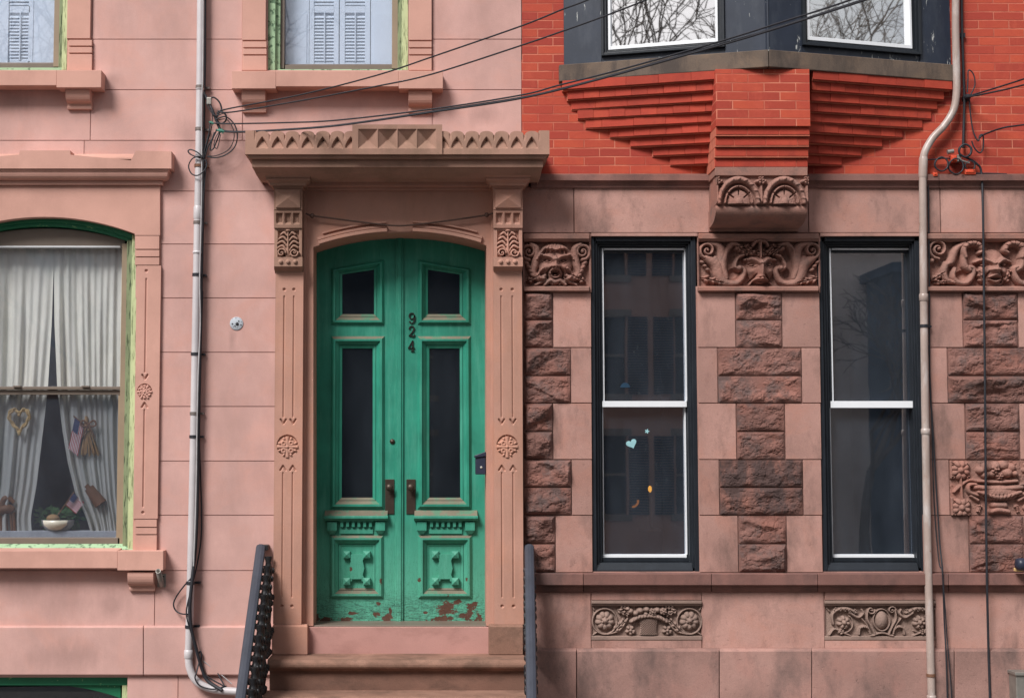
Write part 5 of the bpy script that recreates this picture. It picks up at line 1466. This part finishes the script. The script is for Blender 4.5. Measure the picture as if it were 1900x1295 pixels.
wire('lowest overhead cable, touching the top of the stone door hood', [(412, 244), (453, 245.5), (593, 237), (691, 225), (802, 208.5), (967, 183), (1113, 147.5), (1342, 83), (1420, 60), (1608, 0), (1800, -66)], .0068)
wire('thin overhead cable twisted between the two lower lines', [(412, 242), (453, 244), (593, 235.5), (691, 223.5), (802, 206.5), (967, 181), (1050, 162), (1130, 141), (1250, 107), (1342, 80), (1430, 55), (1600, 0), (1800, -70)], .0045)

# cables at the right edge
cable('wall_cable', 'black cable running straight down the right pier to the pavement', [(1786, 290, .06), (1800, 296, .05), (1813, 305, .05), (1821, 322, .04), (1824, 400, .08), (1825, 500, .08), (1827, 650, .09), (1829, 900, .09), (1831, 1064, .1), (1834, 1200, .06), (1837, 1300, .06), (1841, 1480, .07)], .0095)
cable('wall_cable', 'vertical black cable on the brick beside the bay window', [(1781, -330, .03), (1784, 0, .03), (1787, 120, .03), (1789, 180, .03), (1788, 240, .03), (1787, 275, .03)], .011)
cable('wall_cable', 'thin dark cable trailing right of the tan drain pipe', [(1722, 330, .03), (1724, 500, .03), (1725, 700, .03), (1731, 800, .03), (1738, 920, .03), (1744, 1010, .05), (1749, 1062, .095), (1752, 1150, .04), (1755, 1205, .07), (1758, 1300, .07), (1761, 1480, .07)], .0065)
cable('wall_cable', 'second thin cable slanting away from the tan drain pipe', [(1723, 640, .03), (1728, 760, .03), (1733, 930, .03), (1742, 1040, .05), (1749, 1066, .1), (1757, 1180, .04), (1759, 1205, .07), (1766, 1300, .07), (1770, 1480, .07)], .005)
cable('wall_cable', 'thin cable loop curling above the junction on the brick wall', [(1795, 172, .06), (1796, 150, .06), (1797, 131, .06), (1806, 138, .06), (1809, 158, .06), (1801, 176, .06)], .0055)
cable('wall_cable', 'dark cable sagging from the brick junction to the orange clips', [(1798, 180, .06), (1801, 215, .05), (1806, 245, .05), (1815, 262, .06), (1818, 252, .06), (1824, 252, .07), (1824, 275, .06), (1818, 284, .06), (1808, 275, .06), (1803, 262, .06)], .006)
for lab, pts in (('upper of two lines leaving the brick wall at right', [(1794, 180, .08), (1840, 166, .3), (1900, 147, .7), (2100, 80, 2.4)]), ('lower of two lines leaving the brick wall at right', [(1794, 181, .08), (1840, 172, .3), (1900, 158, .7), (2100, 105, 2.4)]), ('single line leaving the brick wall above the orange clips', [(1818, 256, .08), (1826, 250, .1), (1860, 238, .3), (1900, 232, .6), (2100, 205, 2.4)])):
    m = MB(); to_pole(m, [PW(*p) for p in pts], .0072); tag(m.build('overhead_cable', M['cable']), lab, 'cable', 'lines at the right edge')
m = MB(); p = PW(1795, 181, .05); m.lathe(p+Vector((0, .05, 0)), (0, -1, 0), [(.03, 0), (.032, .03), (.018, .05), (.024, .07), (.01, .085)], 12); tag(m.build('cable_anchor', M['cable']), 'dark anchor on the brick where two lines end', 'anchor')
for lab, cx, cy, rad, rr_ in (('large black cable coil beside the drain pipe bend', 1747, 305, 12.5, .0065), ('wide black cable coil below the orange clips', 1774, 309, 14, .006), ('dark round cable coil at the foot of the vertical cable', 1791, 280, 11.5, .0085), ('small black coil right of the orange clips', 1800, 308, 9, .0045)):
    pts = [(cx+rad*(1+.05*math.sin(i))*math.cos(i*.42), cy+rad*math.sin(i*.42)*(1+.04*math.cos(i*1.7)), .04+.002*i) for i in range(0, 33)]
    m = MB(); m.tube(smooth_line([PW(*q) for q in pts], 3), rr_, 7); tag(m.build('cable_coil', M['cable']), lab, 'cable coil', 'cable coils on the brick wall')
cable('wall_cable', 'short black cable from the drain pipe to the coils', [(1716, 297, .06), (1735, 296, .04), (1755, 294, .04), (1775, 297, .04), (1790, 300, .04)], .0055)
cable('wall_cable', 'black cable running right along the bottom of the brick wall', [(1800, 322, .03), (1825, 322, .03), (1850, 322.5, .03), (1868, 323.5, .02)], .006)
for lab, x0, y0, x1, y1 in (('orange clip holding the coils, the upper one', 1765.5, 288, 1776, 301), ('wide orange clip under the coils on the belt stone', 1790, 314, 1811, 324), ('tiny orange clip by the drain pipe fitting', 1732, 320, 1740, 327)):
    m = MB(); m.pbox(x0, y0, x1, y1, .0, .07 if y0 < 310 else .085); m.pbox(x0+2, y0+2, x1-2, y1-3, .07, .092); tag(m.build('cable_clip', M['orangeclip'], bevel=.006), lab, 'clip')
m = MB(); m.pbox(1777, 287, 1784, 300, .0, .07); m.tube([PW(1779, 297, .08), PW(1799, 303, .09)], .008, 8); m.tube([PW(1758, 283, .05), PW(1769, 281, .05)], .02, 8); tag(m.build('cable_tap', M['galv'], bevel=.004), 'pale metal cable tap beside the upper orange clip', 'tap')

# =================================================================== SMALL THINGS ON THE FACADE
m = MB(); m.lathe(PW(439, 600.5, 0), (0, -1, 0), [(.0545, 0), (.0545, .004), (.050, .007), (0, .0071)], 28); pl = m.build('junction_cover', M['zinc']); tag(pl, 'round speckled metal cover plate on the pink wall beside the door', 'cover plate')
m = MB(); m.lathe(PW(440, 601, .007), (0, -1, 0), [(.014, 0), (.012, .006), (0, .0065)], 10); 
for dx, dy in ((-8, 1), (8, 3), (-3, 5), (4, -4)): m.lathe(PW(439+dx, 600+dy, .007), (0, -1, 0), [(.006, 0), (.004, .004), (0, .0041)], 8)
m.build('screw', M['cable'], pl)
fb = thing('flag_bracket', PW(298, 1075, 0), 'galvanised flagpole bracket screwed to the wall under the window sill end', 'bracket')
m = MB(); m.pbox(292, 1064, 307.5, 1089, -.002, .012); m.build('back_plate', M['galv'], fb, bevel=.003)
m = MB(); p0, p1 = PW(300, 1084, .01), PW(293.5, 1059, .2); d = (p1-p0).normalized()
m.lathe(p0, d, [(.024, 0), (.021, .03), (.021, (p1-p0).length), (.015, (p1-p0).length), (.015, (p1-p0).length-.03), (0, (p1-p0).length-.031)], 18); m.build('socket_tube', M['galv'], fb)
m = MB(); m.tube([PW(303.5, 1069, .016), PW(303.5, 1069, .006)], .006, 8); m.tube([PW(303.5, 1084, .016), PW(303.5, 1084, .006)], .006, 8); m.build('screw', M['cable'], fb)

tr = thing('tie_rod', PW(740, 418, .03), 'thin rusty iron rod sagging across the stone above the arched door', 'rod')
m = MB(); m.tube(smooth_line([PW(567, 396.5, .09), PW(580, 400.5, .085), PW(610, 404.5, .08), (PW(660, 411, .075)), PW(705, 416.5, .075), PW(741, 419, .08), PW(780, 416, .075), PW(825, 410.5, .075), PW(875, 403.5, .08), PW(902, 399.5, .085), PW(915, 396, .09)], 5), .0075, 8); m.build('rod', M['ironbrown'], tr)
for x, y in ((579.5, 400.5), (903, 399)):
    m = MB(); m.sphere(PW(x, y, .085), .019, .019, .02); m.build('eye_nut', M['ironbrown'], tr)

mlb = thing('mailbox', PW(893, 862, -.1), 'small dark blue mailbox with slanted lid fixed inside the right door jamb', 'mailbox')
w = F0.w; xr_ = PW(902.5, 860, .0).x-.004; xl_ = PW(881, 860, -.02).x
m = MB(); zt, zb = PW(890, 846, -.05).z, PW(890, 880, -.05).z
m.box(xl_+.006, xr_, -.14, -.02, zb, zt); m.build('box_body', M['mail'], mlb, bevel=.006)
m = MB(); m.prism([(xl_-.002, zt-.012), (xl_-.002, zt+.004), (xr_, zt+.036), (xr_, zt)], -.15, -.008); m.build('lid', M['mail'], mlb, bevel=.003)
m = MB(); m.lathe(PW(893, 867, -.02), (0, -1, 0), [(.010, 0), (.008, .004), (0, .0041)], 10); m.build('badge', M['china'], mlb)

wc = thing('wall_camera', PW(1892, 1048, .1), 'dark blue wall camera poking in at the right edge above the sill course', 'camera')
m = MB(); m.lathe(PW(1886, 1046, .19), Vector((1, .12, -.05)), [(.020, 0), (.044, .006), (.05, .03), (.05, .17), (.04, .19)], 16); m.build('camera_body', M['mail'], wc)
m = MB(); m.tube([PW(1905, 1050, .15), PW(1915, 1056, .0)], .018, 10); m.build('bracket_arm', M['mail'], wc)
m = MB(); m.pbox(1886, 1054, 1899, 1060, .09, .15); m.build('cable_gland', M['gold'], wc, bevel=.004)
ub = thing('utility_box', PW(1912, 1290, .1), 'grey utility box at the bottom right corner against the stone plinth', 'box')
m = MB(); m.pbox(1887, 1251, 1990, 1400, .05, .2); m.build('box_body', M['galv'], ub, bevel=.008)
m = MB(); m.pbox(1884, 1247, 1994, 1253, .05, .215); m.build('lid', M['galv'], ub, bevel=.004)

# =================================================================== BEHIND THE LIVING-ROOM WINDOW
def curtain(label, edgeL, edgeR, y0, y1, seed, n=-.262):
    ny, nx = 60, 90; P = np.zeros((ny, nx, 3)); q = np.random.RandomState(seed); ph = q.rand(6)*6.28
    for j in range(ny):
        y = y0+(y1-y0)*j/(ny-1); a = np.interp(y, *zip(*edgeL)); b = np.interp(y, *zip(*edgeR))
        for i in range(nx):
            s = i/(nx-1); sw = s+.018*math.sin(y*.006+ph[3])*math.sin(s*9+ph[4]); f = (.55+.45*math.sin(sw*5.3+ph[4]))*math.sin(sw*36+ph[0]+1.3*math.sin(sw*7+ph[1]))+.35*math.sin(sw*71+ph[2]+y*.004)+.18*math.sin(sw*23+y*.02+ph[5])
            amp = .012+.02*min(1, (y-y0)/220)
            p = PW(a+(b-a)*s, y, n+amp*f); P[j, i] = p
    m = MB(); m.grid(P); o = m.build('curtain', M['curtain'], recalc=False); return tag(o, label, 'curtain', 'curtains in the living-room window')
curtain('left cream curtain with the straw heart in front, in the living-room window', [(430, -80), (1000, -80)], [(430, 100), (480, 100), (600, 96), (718, 89), (790, 81), (900, 68), (960, 57), (1000, 60)], 440, 1003, 3)
curtain('right cream curtain behind the straw broom, in the living-room window', [(430, 99), (480, 99), (600, 101), (718, 106), (800, 116), (860, 126), (920, 141), (960, 160), (1000, 172)], [(430, 240), (1000, 234)], 440, 1003, 8)
ht = MB()
def heart(cx, cy, sx, sy, k=40):
    return [(cx+sx*16*math.sin(t)**3/16, cy-sy*(13*math.cos(t)-5*math.cos(2*t)-2*math.cos(3*t)-math.cos(4*t))/16) for t in np.linspace(0, 2*math.pi, k)]
for s_, ph in ((1.0, 0), (.86, 1.5)):
    pts = heart(35.5, 778, 20*s_, 26*s_, 70)
    P = [PW(x+.9*math.sin(i*1.1+ph), y+.9*math.cos(i*1.1+ph), -.205+.006*math.sin(i*.9+ph)) for i, (x, y) in enumerate(pts)]; ht.tube(P, .0095, 7)
tag(ht.build('straw_heart', M['gold']), 'braided straw heart hanging in the living-room window', 'wreath')
br = thing('straw_broom', PW(163, 800, -.24), 'small straw broom tied with a bow hanging in the living-room window', 'broom')
m = MB()
for i in range(60):
    a = rnd.uniform(-1, 1); b = rnd.uniform(-1, 1); x0 = 163+a*4; x1 = 168+a*17+rnd.uniform(-2, 2)
    m.tube([PW(x0, 798, -.24+b*.012), PW((x0+x1)/2+a*1.5, 822, -.24+b*.03), PW(x1, 842+rnd.uniform(-3, 5), -.24+b*.035)], .0035, 4)
m.build('bristles', M['straw'], br)
m = MB(); m.tube([PW(163, 799, -.24), PW(160, 785, -.24), PW(160, 772, -.24)], [.028, .018, .012], 10); m.build('broom_neck', M['straw'], br)
m = MB()
for sg in (-1, 1): m.tube(smooth_line([PW(164, 787, -.215), PW(164+sg*10, 780, -.21), PW(164+sg*14, 788, -.21), PW(164+sg*6, 791, -.215), PW(164, 787, -.215)], 5), .008, 6); m.tube([PW(164, 787, -.215), PW(164+sg*12, 812, -.205)], .006, 6)
m.build('bow', M['wood'], br)
def flag(name, label, o, ux, uy, n, nst=7):
    """o: top-left px, ux: px vector along the fly, uy: px vector down the hoist"""
    t = thing(name, PW(o[0], o[1], n), label, 'flag')
    m = MB(); S = 13
    for i in range(S):
        ny, nx = 2, 12; P = np.zeros((ny, nx, 3))
        for j in range(2):
            for k in range(nx):
                s, v = k/(nx-1), (i+j)/S
                P[j, k] = PW(o[0]+ux[0]*s+uy[0]*v, o[1]+ux[1]*s+uy[1]*v, n+.012*math.sin(s*8)*s)
        m.grid(P, i % 2)
    P = np.zeros((2, 6, 3))
    for j in range(2):
        for k in range(6):
            s, v = k/5*.42, j*7/13; P[j, k] = PW(o[0]+ux[0]*s+uy[0]*v, o[1]+ux[1]*s+uy[1]*v, n+.004+.012*math.sin(s*8)*s)
    m.grid(P, 2); m.build('flag_cloth', [M['flagred'], M['flagwhite'], M['flagblue']], t, recalc=False)
    m = MB(); m.tube([PW(o[0]-uy[0]*.15, o[1]-uy[1]*.15, n), PW(o[0]+uy[0]*1.9, o[1]+uy[1]*1.9, n)], .006, 6); m.build('flag_stick', M['wood'], t)
flag('hand_flag', 'small striped flag drooping beside the straw broom in the window', (139, 774), (-12, 58), (17, 14), -.225)
flag('hand_flag', 'tiny striped flag stuck in the planter on the window sill', (136, 915), (20, 17), (-15, 21), -.24)
bowl = thing('china_bowl', PW(107, 990, -.26), 'white china bowl on the living-room window sill', 'bowl')
m = MB(); c = PW(107, 991, -.27); m.lathe(c, (0, 0, 1), [(.05, 0), (.06, .012), (.055, .02), (.10, .045), (.128, .08), (.134, .118), (.126, .118), (.12, .085), (.09, .06), (0, .055)], 28); m.build('bowl_body', M['china'], bowl)
m = MB(); m.sphere(c+Vector((-.035, -.02, .13)), .055, .05, .035); m.build('fruit', M['straw'], bowl)
m = MB()
for i in range(170):
    a = rnd.uniform(0, 2*math.pi); p = c+Vector((rnd.uniform(-.17, .15), rnd.uniform(.03, .1), rnd.uniform(.06, .20))); d = Vector((math.cos(a), .4, math.sin(a)*.6)).normalized(); s = d.orthogonal().normalized()*.02; L = d*.075
    m.add([p, p+L*.5+s, p+L, p+L*.5-s], [(0, 1, 2, 3)])
pl2 = m.build('houseplant', M['foliage'], recalc=False); tag(pl2, 'leafy green houseplant behind the china bowl in the window', 'plant')
hs = MB()
body = [PW(-4, 952, -.25), PW(6, 946, -.25), PW(16, 944, -.25), PW(24, 948, -.25)]
hs.tube(smooth_line(body, 4), [.03+.012*math.sin(i/12*3.1) for i in range(13)], 10); hs.tube(smooth_line([PW(6, 946, -.25), PW(4, 936, -.25), PW(9, 926, -.25), PW(17, 925, -.25), PW(26, 932, -.25)], 4), [.032, .032, .03, .028, .027, .026, .026, .027, .028, .028, .026, .024, .023, .021, .019, .017, .015], 10)
for x in (0, 10, 20, 25): hs.tube([PW(x, 950, -.25), PW(x+2, 975, -.25), PW(x+2, 990, -.25)], [.016, .011, .010], 7)
tag(hs.build('toy_horse', M['wood']), 'small tan toy horse standing on the living-room sill', 'toy')
m = MB(); m.pbox(-56, 985, 226, 999, -.42, -.2, 0); m.pbox(2, 955, 22, 990, -.31, -.295); tag(m.build('sill_cloth', M['lace'], bevel=.004), 'white lace cloth lying along the living-room sill', 'cloth')
m = MB(); m.tube([PW(165, 905, -.24), PW(187, 935, -.24)], [.04, .055], 10); m.tube([PW(160, 900, -.24), PW(165, 906, -.24)], .02, 8); tag(m.build('wooden_ornament', M['wood']), 'dark wooden ornament hanging over the right curtain', 'ornament')

# stickers and the lit lamp in the front windows
n = -.149-.02
def sticker(name, label, pts, mat, n):
    m = MB(); m.pprism(pts, n, n+.002); tag(m.build(name, M[mat]), label, 'sticker')
hpts = heart(1172, 823, 10, 9.5, 28)[:-1]
a = math.radians(-22); hpts = [(1172+(x-1172)*math.cos(a)-(y-823)*math.sin(a), 823+(x-1172)*math.sin(a)+(y-823)*math.cos(a)) for x, y in hpts]
sticker('heart_sticker', 'pale blue heart sticker on the lower pane of the first black window', hpts, 'sticker', -.1705)
sticker('flower_sticker', 'tiny pale blue flower sticker above the heart sticker', [(1200.5+(3.2+1.4*math.cos(5*t))*math.cos(t), 800+(3.2+1.4*math.cos(5*t))*math.sin(t)) for t in np.linspace(0, 2*math.pi, 41)[:-1]], 'sticker', -.1705)
sticker('rainbow_sticker', 'dark blue half-round sticker at the foot of the upper pane', [(1160+9*math.cos(t), 719-9*math.sin(t)) for t in np.linspace(0, math.pi, 16)], 'stickerblue', -.1505)
lm = thing('table_lamp', PW(1206, 940, -1.4), 'lit amber bulb glowing deep inside the first black window', 'lamp')
m = MB(); m.sphere(PW(1206, 907, -1.4), .017, .017, .03); m.build('bulb', M['lamp'], lm)
m = MB(); m.lathe(PW(1206, 985, -1.4), (0, 0, 1), [(.10, 0), (.10, .02), (.02, .04), (.02, .30)], 14); m.build('lamp_base', M['brass'], lm)
m = MB(); m.tube(smooth_line([PW(1184, 927, -1.2), PW(1183, 934, -1.2), PW(1178, 939, -1.2), PW(1173, 940, -1.2)], 4), .010, 8); tag(m.build('neon_curl', M['lampdim']), 'dim orange curl of light below the amber bulb', 'light')
# =================================================================== STREET
def slab(name, x0, x1, y0, y1, z, th, mat):
    m = MB(Frame((0, 0, 0), (1, 0, 0), (0, -1, 0))); m.box(x0, x1, -y1, -y0, z-th, z); o = m.build(name, mat); return structure(o)
M['pave'] = stone('concrete_pavement', lin(112, 108, 104), var=.15, stain=lin(84, 80, 78), amt=.4, sscale=2)
M['asphalt'] = stone('asphalt', lin(72, 72, 74), var=.15, stain=lin(52, 52, 54), amt=.5, sscale=1.5, bump=.4)
slab('ground', -400, 400, -400, 400, GZ-.20, .3, M['asphalt'])
slab('pavement', -40, 40, -5, .6, GZ, .18, M['pave']); slab('road', -60, 60, -15.6, -5, GZ-.13, .06, M['asphalt']); slab('far_pavement', -40, 40, -22, -15.6, GZ, .18, M['pave'])
# houses across the street, seen as reflections in the glass
FO = Frame((0, -22, 0), (-1, 0, 0), (0, 1, 0))
def far_house(u0, u1, h, mat, label, warm, dark=False):
    t = thing('street_house', FO.w((u0+u1)/2, 0, GZ), label, 'house', 'houses across the street')
    m = MB(FO); zt = GZ+h; n = 3; wd = (u1-u0)/n; hs = []
    for i in range(n):
        for fl in range(int(h/2.75)):
            zb = GZ+1.4+fl*2.75
            if zb+2.0 < zt: hs.append((u0+wd*(i+.5)-.5, zb, u0+wd*(i+.5)+.5, zb+1.8))
    if 'beige' in label: hs = [h for h in hs if not -11.5 < h[0] < -8.2]
    for r in subtract((u0, GZ, u1, zt), hs): m.box(r[0], r[2], -.25, 0, r[1], r[3])
    m.box(u0, u1, -8, -.26, GZ, zt)
    m.build('wall', mat, t)
    m = MB(FO); m.box(u0, u1, -.02, .35, zt-.35, zt); m.build('cornice', M['taupe'], t)
    for a, b, c, d in hs:
        m = MB(FO); m.box(a-.12, c+.12, 0, .06, b-.14, b); m.box(a-.12, c+.12, 0, .05, d, d+.16); m.box(a, c, -.14, -.1, (b+d)/2-.03, (b+d)/2+.03); m.build('window_trim', M['taupe'], t)
        m = MB(FO); m.box(a, c, -.2, -.16, b, d); m.build('pane', M['black'], t)
        if 'shutters' in label:
            for q in (a-.5, c+.05):
                m = MB(FO)
                for k in range(30): m.box(q, q+.45, 0, .05, b+.06*k, b+.06*k+.045)
                m.build('shutter', M['navy'], t)
    return t
M['far1'] = stone('far_brownstone', lin(170, 134, 120), var=.1); M['far2'] = stone('far_beige_render', lin(220, 204, 194), var=.08); M['far3'] = stone('far_blue_clapboard', lin(70, 84, 100), var=.1)
far_house(-7.2, -.8, 13.5, M['far1'], 'brown house with blue shutters across the street', True)  # height raised to block low sky light from the right
fb2 = far_house(-16.5, -7.3, 14.0, M['far2'], 'beige house with a dark porch tower across the street', True)  # also made taller, to cut skylight on that side
m = MB(FO); m.box(-13.4, -10.1, 0, 2.2, GZ, GZ+6.7); m.box(-13.6, -9.95, 0, 2.4, GZ+6.7, GZ+6.9); m.build('porch_tower', M['far3'], fb2)
far_house(-23, -16.6, 8.3, M['far3'], 'slate blue house across the street', True)
far_house(-.7, 6.2, 8.4, M['far3'], 'slate blue house across the street facing the doorway', True)
far_house(6.3, 14, 8.7, M['far1'], 'brown house across the street, farthest left', True)
up = thing('utility_pole', (POLE.x, POLE.y, GZ), 'wooden utility pole across the street carrying the overhead cables', 'pole')
m = MB(); m.tube([Vector((POLE.x, POLE.y-.15, GZ)), Vector((POLE.x, POLE.y-.15, 6.2))], [.17, .12], 14); m.build('pole_shaft', M['wood'], up)
m = MB(); m.box(POLE.x-1.1, POLE.x+1.1, -POLE.y-.06, -POLE.y+.06, 5.6, 5.74); m.build('crossarm', M['wood'], up)
# bare street trees
M['bark'] = stone('grey_bark', lin(96, 86, 78), var=.2, bump=.6, bscale=20)
def bare_tree(x, y, h, seed, label):
    q = random.Random(seed); t = thing('street_tree', (x, y, GZ), label, 'tree', 'bare trees across the street'); m = MB(); tw = MB()
    def grow(p, d, L, r, lv):
        pts = [p]; n = 4
        for i in range(n):
            d = (d+Vector((q.uniform(-1, 1), q.uniform(-1, 1), q.uniform(-.3, .7)))*.13).normalized(); pts.append(pts[-1]+d*L/n)
        (m if lv < 2 else tw).tube(pts, [r*(1-.45*i/n) for i in range(n+1)], 6 if lv < 3 else 3, cap=False)
        if lv >= 7: return
        for k in range(3 if lv < 5 else 2):
            a = q.uniform(0, 6.28); s = d.orthogonal().normalized(); b = d.cross(s); e = q.uniform(.35, .85)
            grow(pts[-1] if k else pts[q.randint(2, 4)], (d*math.cos(e)+(s*math.cos(a)+b*math.sin(a))*math.sin(e)).normalized(), L*q.uniform(.62, .8), r*.52*(1 if k else .9)+.004, lv+1)
    grow(Vector((x, y, GZ)), Vector((0, 0, 1)), h*.3, h*.017, 0)
    m.build('trunk', M['bark'], t, recalc=False); tw.build('branches', M['bark'], t, recalc=False)
bare_tree(-4.7, -20.4, 15.5, 21, 'second bare street tree close behind the tall left one')
bare_tree(26, -20, 17.5, 33, 'second bare street tree close behind the right one')
bare_tree(-5.9, -18.6, 16.5, 4, 'tall bare street tree at left across the street')
bare_tree(22.5, -18.6, 17, 9, 'nearer bare street tree at right across the street')
bare_tree(9.0, -18.6, 8.0, 14, 'smaller bare street tree between the two tall ones')

# =================================================================== LIGHT, SKY, CAMERA
EL, AZ = math.radians(46), math.radians(-36)      # soft light from high left in front of the facade
sp_ = Vector((math.sin(AZ)*math.cos(EL), -math.cos(AZ)*math.cos(EL), math.sin(EL)))
ld = bpy.data.lights.new('sun', 'SUN'); ld.energy = 2.4; ld.angle = math.radians(22); ld.color = (1, .985, .965)
so = bpy.data.objects.new('sun', ld); COL.objects.link(so); so.rotation_euler = (-sp_).to_track_quat('-Z', 'Y').to_euler(); so.location = (0, -20, 30)
wd = bpy.data.worlds.new('World'); scene.world = wd; wd.use_nodes = True; nt = wd.node_tree; nt.nodes.clear()
sky = nt.nodes.new('ShaderNodeTexSky'); sky.sky_type = 'NISHITA'; sky.sun_disc = False; sky.sun_elevation = EL; sky.sun_rotation = math.atan2(sp_.x, sp_.y)
sky.air_density = 1.0; sky.dust_density = 4.0; sky.ozone_density = 1.0
hsv = nt.nodes.new('ShaderNodeHueSaturation'); hsv.inputs['Saturation'].default_value = .85
tcw = nt.nodes.new('ShaderNodeTexCoord'); nz = nt.nodes.new('ShaderNodeTexNoise'); nz.inputs['Scale'].default_value = 2.2; nz.inputs['Detail'].default_value = 6
mr = nt.nodes.new('ShaderNodeMapRange'); mr.inputs['From Min'].default_value = .42; mr.inputs['From Max'].default_value = .6
mxw = nt.nodes.new('ShaderNodeMix'); mxw.data_type = 'RGBA'
bg = nt.nodes.new('ShaderNodeBackground'); bg.inputs[1].default_value = .05; ow = nt.nodes.new('ShaderNodeOutputWorld')
nt.links.new(sky.outputs[0], hsv.inputs['Color']); nt.links.new(tcw.outputs['Generated'], nz.inputs['Vector']); nt.links.new(nz.outputs['Fac'], mr.inputs['Value'])
nt.links.new(mr.outputs[0], mxw.inputs[0]); nt.links.new(hsv.outputs[0], mxw.inputs[6]); mxw.inputs[7].default_value = (7.6, 7.6, 7.6, 1)
nt.links.new(mxw.outputs[2], bg.inputs[0]); nt.links.new(bg.outputs[0], ow.inputs[0])

cam = bpy.data.cameras.new('camera'); co = bpy.data.objects.new('camera', cam); COL.objects.link(co); scene.camera = co
co.location = CAM; co.rotation_euler = (math.pi/2+PITCH, 0, 0)
cam.sensor_width = 36; cam.lens = FPX/1900*36; cam.shift_x = (950-CX)/1900; cam.clip_end = 1000
scene.view_settings.view_transform = 'Standard'; scene.view_settings.look = 'None'; scene.view_settings.gamma = 1; scene.view_settings.exposure = 0.90
scene.cycles.max_bounces = 10; scene.cycles.transparent_max_bounces = 16; scene.cycles.use_denoising = True
for o in bpy.data.objects:
    if '_base' in o: del o['_base']
